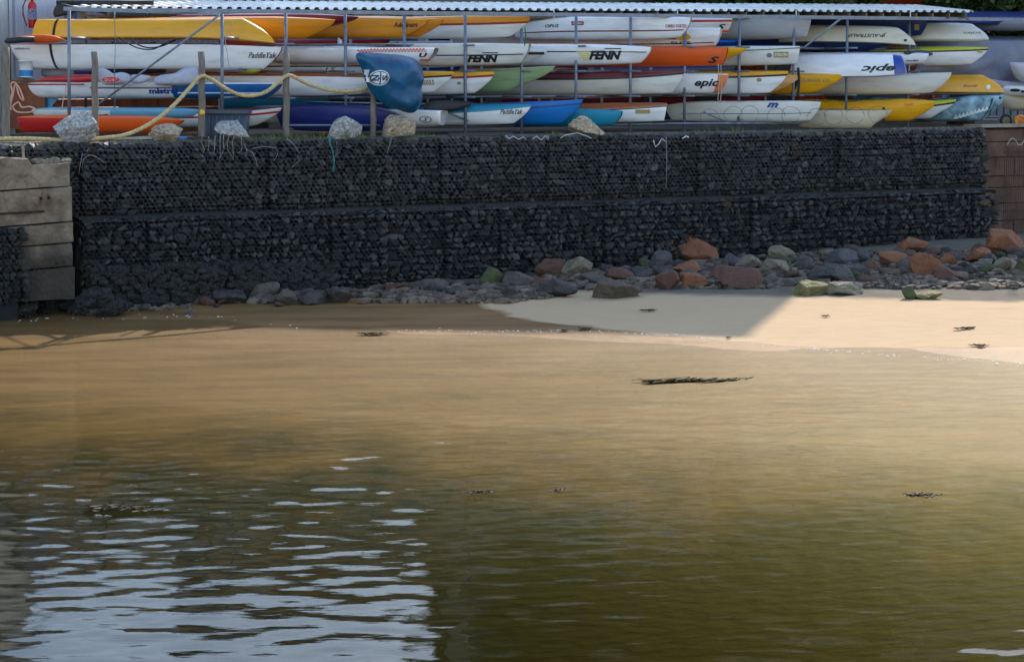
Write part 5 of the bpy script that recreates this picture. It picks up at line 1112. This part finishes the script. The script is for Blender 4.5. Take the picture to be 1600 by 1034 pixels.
tufts('dry_straw', [(x, .35, 14) for x in range(1400, 1600, 14)] + [(x, .25, 20) for x in range(20, 330, 40)], mat('straw', (.34, .25, .12), .9, .3, 3, rnd=.3), 'dry straw litter on the quay edge', .01, .05, 30)

# loose wires and strings hanging over the wall
PW = mat('pale_wire', S(168, 160, 150), .6, .2, 9)
def wire(name, pp, label, m=PW, r_=.0042, off=-.09, group=None):
    q = [W(x, y, off - .02 * math.sin(i * 1.9)) for i, (x, y) in enumerate(pp)]; o = MB().tube([v - q[0] for v in q], r_, 5).build(name, m, None, True); o.location = q[0]; return tag(o, label, 'wire' if 'wire' in name else 'string', group)
gw = 'loose wires hanging over the wall top'
for k in range(9):
    x = 318 + k * 8.2 + R.uniform(-2, 2); wire('loose_wire', [(x, 212 + R.uniform(-3, 3)), (x + R.uniform(-6, 2), 222), (x + R.uniform(-5, 5), 234), (x + R.uniform(-7, 7), 240 + R.uniform(0, 12))], 'thin pale wire end hanging under the craggy boulder and tub', group=gw)
wire('loose_wire', [(128, 262), (131, 248), (140, 242), (152, 246), (163, 254)], 'bent pale wire on the wall just right of the pier head', group=gw); wire('loose_wire', [(129, 240), (126, 254), (123, 272)], 'short pale wire hanging close to the pier', group=gw)
wire('loose_wire', [(395, 232), (412, 229), (430, 231), (434, 240), (428, 252)], 'looped pale wire on the wall right of the craggy boulder', group=gw); wire('loose_wire', [(384, 234), (394, 238), (400, 250), (402, 262)], 'curled pale wire below the right side of the craggy boulder', group=gw)
wire('loose_wire', [(448, 217), (458, 224), (467, 238), (468, 250), (456, 262)], 'curving pale wire under the grass left of the teal string', group=gw); wire('loose_wire', [(526, 222), (527, 240), (518, 252)], 'pale wire hooked right of the teal string', group=gw)
wire('loose_wire', [(1041, 214), (1042, 250), (1041, 294)], 'long straight wire hanging down the right half of the wall', r_=.004, group=gw); wire('loose_wire', [(612, 214), (609, 226), (605, 240)], 'short wire hanging below the rounded tan boulder', group=gw)
GW2 = mat('white_string', S(214, 212, 214), .8, .1, 9); gs2 = 'white frayed strings on the wall face'
wire('white_string', [(790, 212), (795, 217), (802, 213), (810, 218), (818, 214), (822, 219)], 'white frayed string squiggle left on the wall below the blue kayak', GW2, .007, group=gs2); wire('white_string', [(832, 218), (838, 213), (846, 219), (852, 212), (857, 220), (856, 212)], 'white frayed string squiggle below the bright blue kayak bow', GW2, .007, group=gs2)
wire('white_string', [(876, 216), (884, 211), (902, 208), (914, 212), (924, 216)], 'thin white string trailing from the flat sided boulder', GW2, .007, group=gs2); wire('white_string', [(1021, 219), (1024, 230), (1030, 224), (1034, 217), (1040, 221)], 'white W shaped string on the wall right of the middle', GW2, .008, group=gs2); wire('white_string', [(1066, 217), (1072, 213), (1076, 215)], 'short white string scrap right of the W shaped one', GW2, .014, group=gs2)
wire('teal_string', [(515, 214), (516, 226), (520, 236), (522, 252), (521, 268)], 'frayed teal string hanging down the wall below the pointed boulder', mat('teal_string', S(20, 130, 122), .8, .2, 9), .013)
# cords and straps hanging about the rack
def cord(name, pp, Yd, m, r_, label, cat='cord', group=None):
    q = [D(x, y, Yd) for x, y in pp]; fin_ = []
    for k in range(len(q) - 1):
        p_, a, b_, t_ = q[max(k - 1, 0)], q[k], q[k + 1], q[min(k + 2, len(q) - 1)]
        for j in range(5):
            f = j / 5; fin_.append(.5 * ((2 * a) + (b_ - p_) * f + (2 * p_ - 5 * a + 4 * b_ - t_) * f * f + (3 * a - p_ - 3 * b_ + t_) * f ** 3))
    fin_.append(q[-1]); o = MB().tube([v - q[0] for v in fin_], r_, 6).build(name, m, None, True); o.location = q[0]; return tag(o, label, cat, group)
BC = mat('black_cord', S(24, 24, 28), .7, .2, 9); PK = mat('pink_rope', S(196, 150, 130), .85, .2, 9)
cord('black_strap', [(186, 58), (200, 68), (218, 76), (240, 77), (262, 66), (282, 60)], 41.75, BC, .012, 'slack black strap looped between the yellow and long white kayaks', 'strap')
cord('black_strap', [(204, 58), (212, 68), (232, 75), (254, 72), (276, 62)], 41.8, BC, .014, 'second slack black strap beside the looped one', 'strap')
cord('thin_cord', [(179, 30), (180, 70), (179, 118), (180, 165)], 41.7, mat('grey_cord', S(90, 96, 120), .7, .2, 9), .006, 'thin upright cord crossing the long white kayak left of the brace')
cord('thin_cord', [(363, 36), (356, 50), (352, 64), (355, 84), (358, 104)], 41.0, mat('pale_cord', S(160, 150, 140), .7, .2, 9), .006, 'thin pale cord dangling beside the right steel post')
cord('rope_coil', [(18, 172), (15, 165), (19, 145), (17, 133), (22, 129), (30, 138), (37, 157), (30, 150), (24, 132), (20, 150), (16, 168), (28, 160), (34, 168), (46, 167), (56, 172), (44, 176), (26, 175), (20, 168)], 40.6, PK, .014, 'pinkish rope hung and coiled by the left timber post', 'rope')
cord('thin_cord', [(105, 130), (100, 152), (96, 172)], 41.4, PK, .009, 'pinkish cord hanging left of the first steel post')
for k, (x, y0, y1, lb) in enumerate(((1247, 106, 150, 'black strap hanging round the yellow lettered kayak'), (1122, 100, 158, 'pale doubled cord hanging beside the orange nosed ski'), (1126, 102, 160, 'second strand of the pale doubled cord'), (820, 44, 72, 'green cord hanging left of the maroon lined ski'), (1430, 68, 82, 'grey cord hanging from the cream upside-down board'))):
    q = W(x, y0, .35); cord('hanging_cord', [(x, y0), (x + 1.5, (y0 + y1) / 2), (x - .5, y1)], q.y, (BC, mat('pale_cord', S(160, 150, 140), .7, .2, 9), mat('pale_cord', S(160, 150, 140)), mat('green_cord', S(20, 110, 60), .7, .2, 9), mat('grey_cord', S(90, 96, 120)))[k], (.03, .009, .009, .012, .008)[k], lb)
bw = icorock('white_fender', (.10, .10, .2), 8, OFFW, 3, 2, .02); bw.location = W(531, 67, 2.2); tag(bw, 'small white fender hanging between the top and second levels', 'fender')
# coiled wire before the grey white ski and cream canoe
for k in range(9):
    px = 1112 + k * 32 + R.uniform(-6, 6); c = W(px, 181 + R.uniform(-3, 3), -.02 + .03 * (k % 2)); pts = [Vector((R.uniform(.15, .19) * math.cos(a) * 1.1, 0, .17 * math.sin(a))) for a in [i * 2 * math.pi / 15 * .93 for i in range(16)]]
    o = MB().tube(pts, .0045, 5).build('wire_coil', mat('dark_wire', S(80, 78, 80), .6, .2), None, True); o.location = c; tag(o, 'thin dark wire loop standing before the grey white ski and cream canoe', 'wire', 'row of thin wire loops on the wall top')

# ---------------------------------------------------------------- rocks on the beach
gb = 'boulders on the beach'
ROCKS = [
 (1039, 1122, 372, 414, 'orange', 'largest orange sandstone boulder, perched on others before the wall'), (1050, 1101, 410, 434, 'orange', 'orange brown block directly under the largest perched boulder'), (1014, 1050, 395, 428, 'blue', 'dark slate boulder at the left side of the perched orange one'),
 (835, 883, 408, 437, 'rust', 'red brown block left of the speckled tan boulder'), (878, 926, 404, 438, 'tan', 'speckled tan block beside the red brown one'), (942, 992, 420, 443, 'rust', 'low red brown rock right of the speckled tan block'), (1023, 1062, 426, 456, 'rust', 'brown rock with dark wet foot before the slate boulder'),
 (1056, 1106, 429, 453, 'orange', 'flat orange rock in front of the perched boulder stack'), (1114, 1193, 421, 455, 'rust', 'wide maroon brown boulder right of the perched stack'), (1199, 1241, 386, 414, 'tan', 'upright tan boulder close to the wall'), (1188, 1234, 408, 434, 'tan', 'pinkish tan rock below the upright tan boulder'),
 (1288, 1342, 392, 422, 'blue', 'dark grey boulder with flat top'), (1263, 1339, 417, 447, 'dark', 'long dark grey boulder in front of the flat topped one'), (1308, 1362, 415, 432, 'dark', 'dark greenish flat slab beside the long dark boulder'), (1397, 1452, 374, 400, 'orange', 'orange boulder pressed against the wall foot'), (1374, 1420, 396, 420, 'orange', 'orange brown rock left of the big ridged boulder'),
 (1424, 1482, 399, 437, 'orange', 'big ridged orange brown boulder in the right rubble'), (1462, 1508, 419, 442, 'rust', 'smooth pinkish boulder right of the ridged one'), (1466, 1494, 398, 421, 'orange', 'small orange rock behind the ridged boulder'), (1510, 1554, 389, 414, 'orange', 'orange boulder left of the largest right edge boulder'), (1541, 1606, 362, 404, 'orange', 'largest pyramid shaped orange boulder at the right edge'),
 (1551, 1582, 405, 429, 'tan', 'pale rounded boulder below the pyramid shaped one'), (1568, 1604, 385, 408, 'rust', 'dark red rock at the right edge beside the pyramid boulder'), (1409, 1432, 449, 470, 'moss', 'small bright mossy rock standing on the sand'), (1424, 1474, 456, 469, 'lime', 'low yellowish flat rock on the sand beside the mossy one'), (1236, 1302, 441, 463, 'lime', 'yellow green sloping slab at the sand edge'), (1292, 1352, 443, 463, 'tan', 'tan rounded slab next to the yellow green one'),
 (748, 786, 419, 450, 'moss', 'rounded rock with a green weed cap before the wall'), (786, 842, 428, 452, 'grey', 'grey rock right of the green capped one'), (840, 904, 440, 467, 'dark', 'dark flat rock below the red brown block'), (926, 1004, 438, 470, 'grey', 'layered grey green slab on the sand in the middle'), (780, 810, 451, 471, 'dark', 'small dark pointed rock on the sand'),
 (384, 434, 444, 470, 'grey', 'pinkish grey block at the wall foot on the left'), (428, 468, 454, 480, 'grey', 'grey flat block right of the pinkish one'), (466, 514, 455, 479, 'dark', 'dark weedy rock on the left wet sand'), (508, 550, 451, 477, 'dark', 'dark rounded rock furthest right on the left wet sand'), (9, 40, 434, 476, 'tan', 'tall cone shaped grey rock beneath the pier'), (24, 104, 452, 494, 'crust', 'dark mussel covered lump before the pier'), (98, 178, 452, 498, 'crust', 'large brown mussel covered boulder before the left gabions'),
 (172, 232, 446, 474, 'crust', 'black mussel clump left of another at the gabion foot'), (222, 288, 442, 470, 'crust', 'black mussel clump at the gabion foot further right'), (286, 330, 458, 476, 'dark', 'low dark rock half sunk in wet sand'), (330, 386, 456, 477, 'dark', 'long low dark rock next to the pinkish block'), (-20, 26, 462, 500, 'crust', 'mussel covered lump cut by the left edge'),
 (58, 132, 464, 492, 'crust', 'low mussel covered lump between two larger ones before the pier'), (146, 204, 470, 499, 'crust', 'mussel covered lump at the water edge right of the brown one'), (196, 262, 462, 484, 'crust', 'low mussel bed in front of the black clumps'), (256, 306, 458, 479, 'crust', 'mussel lump furthest right in the left mussel bed'), (-10, 62, 474, 501, 'crust', 'lowest mussel lump at the left edge by the water'),
 (1130, 1162, 398, 418, 'blue', 'small dark grey rock right of the perched boulder'), (1150, 1190, 402, 424, 'tan', 'tan rock behind the wide maroon boulder'), (1240, 1270, 405, 428, 'dark', 'dark rock left of the flat topped boulder'), (1352, 1382, 410, 430, 'rust', 'small red rock right of the greenish slab'), (1500, 1530, 415, 432, 'dark', 'dark stone between the pinkish and pale rounded boulders'), (1535, 1562, 398, 415, 'dark', 'dark grey stone at the foot of the pyramid boulder'),
 (1585, 1612, 408, 432, 'moss', 'mossy stone cut by the right edge'), (985, 1018, 418, 440, 'dark', 'dark rock just left of the slate boulder'), (905, 950, 428, 446, 'grey', 'grey rock below the speckled tan block'), (640, 700, 438, 458, 'grey', 'low sandy grey rock alone left of the green capped one'), (600, 642, 444, 460, 'rust', 'low reddish brown rock at the lower gabion foot')]
for i, (x0, x1, y0, y1, mt, lb) in enumerate(ROCKS):
    p = GT((x0 + x1) / 2, y1 - (y1 - y0) * .12); k = p.y / FP; wd, ht = (x1 - x0) * k * 1.05, (y1 - y0) * k
    dw = (p - WL).dot(WN) - .5                      # keep clear of the wall
    dp = min(wd * .85, .9)
    o = icorock('boulder', (wd, dp, ht * 1.25), 300 + i * 3, ROCKM[mt], 4, 12 if mt != 'crust' else 5, .05 if mt != 'crust' else .30)
    o.location = (p.x, p.y + dp * .3, p.z + ht * .36); o.rotation_euler = (0, 0, R.uniform(-.25, .25)); tag(o, lb, 'boulder', gb)
# small stones of the rubble: the ones one can pick out, each an object; the gravel between them as one mass
small = [icorock('pebble', (1, .9, .62), 900 + k, ROCKM[('grey', 'dark', 'rust', 'grey', 'tan', 'rust', 'dark', 'moss')[k]], 2, 10, .08) for k in range(8)]
smd = [o.data for o in small]
for o in small: bpy.data.objects.remove(o)
bands = [(700, 1240, 422, 456, 84), (1240, 1600, 392, 444, 110), (1000, 1600, 395, 430, 70), (560, 720, 440, 462, 12), (180, 560, 456, 482, 26), (0, 190, 462, 496, 26)]
for (x0, x1, y0, y1, n) in bands:
    for k in range(n):
        px, py = R.uniform(x0, x1), R.uniform(y0, y1) if x0 != 1000 else R.uniform(y0, y1) - (R.uniform(x0, x1) - 1000) * .0
        if x0 in (700,) : py = R.uniform(y0, y1) - (px - 700) * .02
        p = GT(px, py); off_ = (p - WL).dot(WN)
        if off_ < .75: continue
        s_ = R.uniform(.12, .34) * (1 if R.random() < .7 else 1.6); ki = R.randrange(8) if x0 > 600 else (0, 1, 2, 6, 3, 5)[R.randrange(6)]; o = bpy.data.objects.new('rubble_stone', smd[ki]); C.objects.link(o)
        o.scale = (s_, s_ * R.uniform(.7, 1), s_ * R.uniform(.6, 1)); o.location = (p.x, p.y, p.z + s_ * .14); o.rotation_euler = (R.uniform(-.3, .3), R.uniform(-.3, .3), R.uniform(0, 6.28))
        zone = next(z for lim, z in ((190, 'among the mussel lumps before the concrete pier'), (560, 'along the left gabion foot'), (860, 'left of the speckled tan block'), (1020, 'between the speckled tan block and the slate boulder'), (1200, 'around the perched orange boulder'), (1380, 'around the long dark boulder'), (1500, 'around the big ridged boulder'), (9999, 'near the pyramid shaped boulder at the right')) if px < lim)
        tag(o, 'small ' + ('grey brown', 'dark', 'red brown', 'grey brown', 'tan', 'red brown', 'dark', 'greenish')[ki] + ' stone in the rubble ' + zone, 'stone', 'small rubble stones at the wall foot')
gv = MB()
for (x0, x1, y0, y1, n) in ((690, 1600, 395, 452, 5200), (180, 860, 442, 474, 3000), (0, 300, 448, 492, 1200)):
    for k in range(n):
        px, py = R.uniform(x0, x1), R.uniform(y0, y1); p = GT(px, py)
        if (p - WL).dot(WN) < .45 or noise.noise(Vector((p.x * .9, p.y * .9, 4))) < -.12: continue
        s_ = R.uniform(.04, .13) * (1.7 if R.random() < .2 else 1); vs, fs = SDATA[R.randrange(18)]; a = R.uniform(0, 6.28); M = Matrix.Rotation(a, 3, 'Z'); gv.add([p + M @ Vector((v.x * s_ * 1.5, v.y * s_, v.z * s_ * .8)) + Vector((0, 0, s_ * .15)) for v in vs], fs)
o = gv.build('shingle', mat('shingle', S(94, 78, 64), .85, .45, 3, rnd=.55), None, fix=False); tag(o, 'loose small shingle scattered among the boulders', 'shingle', kind='stuff')

# ---------------------------------------------------------------- seaweed, foam line
KELP = mat('kelp', (.04, .028, .011), .8, .6, 8, spec=.2)
def kelp(name, px, py, wpx, label, n, cat='seaweed', dz=.0, water=False, spread=.3):
    p = GT(px, py) if not water else G(px, py, .0); k = p.y / FP; hw = wpx * k / 2; mb = MB(); rr = random.Random(int(px * 7 + py))
    for j in range(n):
        x = rr.uniform(-hw, hw) * .7; y = rr.gauss(0, spread * .45); a = rr.gauss(0, .22); l_ = rr.uniform(.35, .9) * min(hw * 1.4, .9) + .05; q0, q1 = [], []
        for i in range(8):
            f = i / 7; q = Vector((x + math.cos(a) * l_ * (f - .5), y + math.sin(a + f * 1.5) * l_ * .35 * f, dz + .02 + .010 * abs(math.sin(f * 5 + j)) * (0 if water else 1)))
            wd = .020 * math.sin(math.pi * min(.97, f + .06)) + .006; q0.append(q + Vector((0, wd, 0))); q1.append(q - Vector((0, wd, 0)) + Vector((0, 0, .012 * math.sin(i * 2.1))))
        mb.grid([q0, q1])
    o = mb.build(name, KELP, None, True, fix=False); o.location = p; sd_ = o.modifiers.new('thickness', 'SOLIDIFY'); sd_.thickness = .004
    tag(o, label, cat, 'bits of seaweed on sand and water'); return o
kelp('seaweed', 1012, 487, 26, 'dark weed curl on the shaded dry sand', 7, spread=.1); kelp('seaweed', 1510, 515, 36, 'dark weed heap on the sunlit sand at the right', 9, spread=.12); kelp('seaweed', 1290, 496, 14, 'tiny dark weed scrap in the middle of the sunlit sand', 4, spread=.08)
kelp('seaweed', 880, 519, 10, 'brown weed scrap at the water line in the middle', 4, spread=.08); kelp('seaweed', 916, 516, 18, 'pale weed scrap right of the brown one at the water line', 5, spread=.08); kelp('seaweed', 1530, 542, 28, 'weed strand on wet sand at the right', 8, spread=.12); kelp('seaweed', 1140, 530, 8, 'tiny weed scrap on the edge of the dry sand', 3, spread=.06)
kelp('seaweed', 580, 524, 44, 'weed clump on the shallow sand left of the middle', 12, spread=.14)
kelp('seaweed', 1085, 597, 175, 'long dark band of weed lying in the shallows', 26, spread=.10, dz=-.01); kelp('seaweed', 752, 772, 34, 'floating weed strand in the middle of the water', 9, water=True, dz=.0, spread=.12); kelp('seaweed', 872, 770, 16, 'small floating weed scrap right of the middle strand', 4, water=True, spread=.08)
kelp('seaweed', 190, 799, 110, 'long floating weed band at the left of the water', 22, water=True, spread=.14); kelp('seaweed', 1446, 777, 50, 'floating weed strand at the right of the water', 10, water=True, spread=.12)
fm = MB()
for (tab, n) in (([(620, 517), (760, 519), (900, 516), (1100, 528), (1290, 548), (1440, 560), (1600, 570)], 190), ([(0, 503), (200, 497), (340, 494), (470, 512)], 40)):
    f_ = lerp(tab)
    for k in range(n):
        px = R.uniform(tab[0][0], tab[-1][0]); p = GT(px, f_(px) + R.gauss(0, 1.6)); r_ = R.uniform(.004, .013); z = max(p.z, 0) + .003
        fm.add([Vector((p.x + r_ * 1.5 * math.cos(a) * c, p.y + r_ * math.sin(a) * c, z + h_)) for c, h_ in ((1, 0), (.7, r_ * .5)) for a in [i * math.pi / 3 for i in range(6)]] + [Vector((p.x, p.y, z + r_ * .7))], [(i, (i + 1) % 6, 6 + (i + 1) % 6, 6 + i) for i in range(6)] + [(6 + i, 6 + (i + 1) % 6, 12) for i in range(6)])
o = fm.build('foam', mat('foam', S(230, 226, 216), .5, .05), None, True); tag(o, 'line of white foam bubbles left along the water edge', 'foam', kind='stuff')
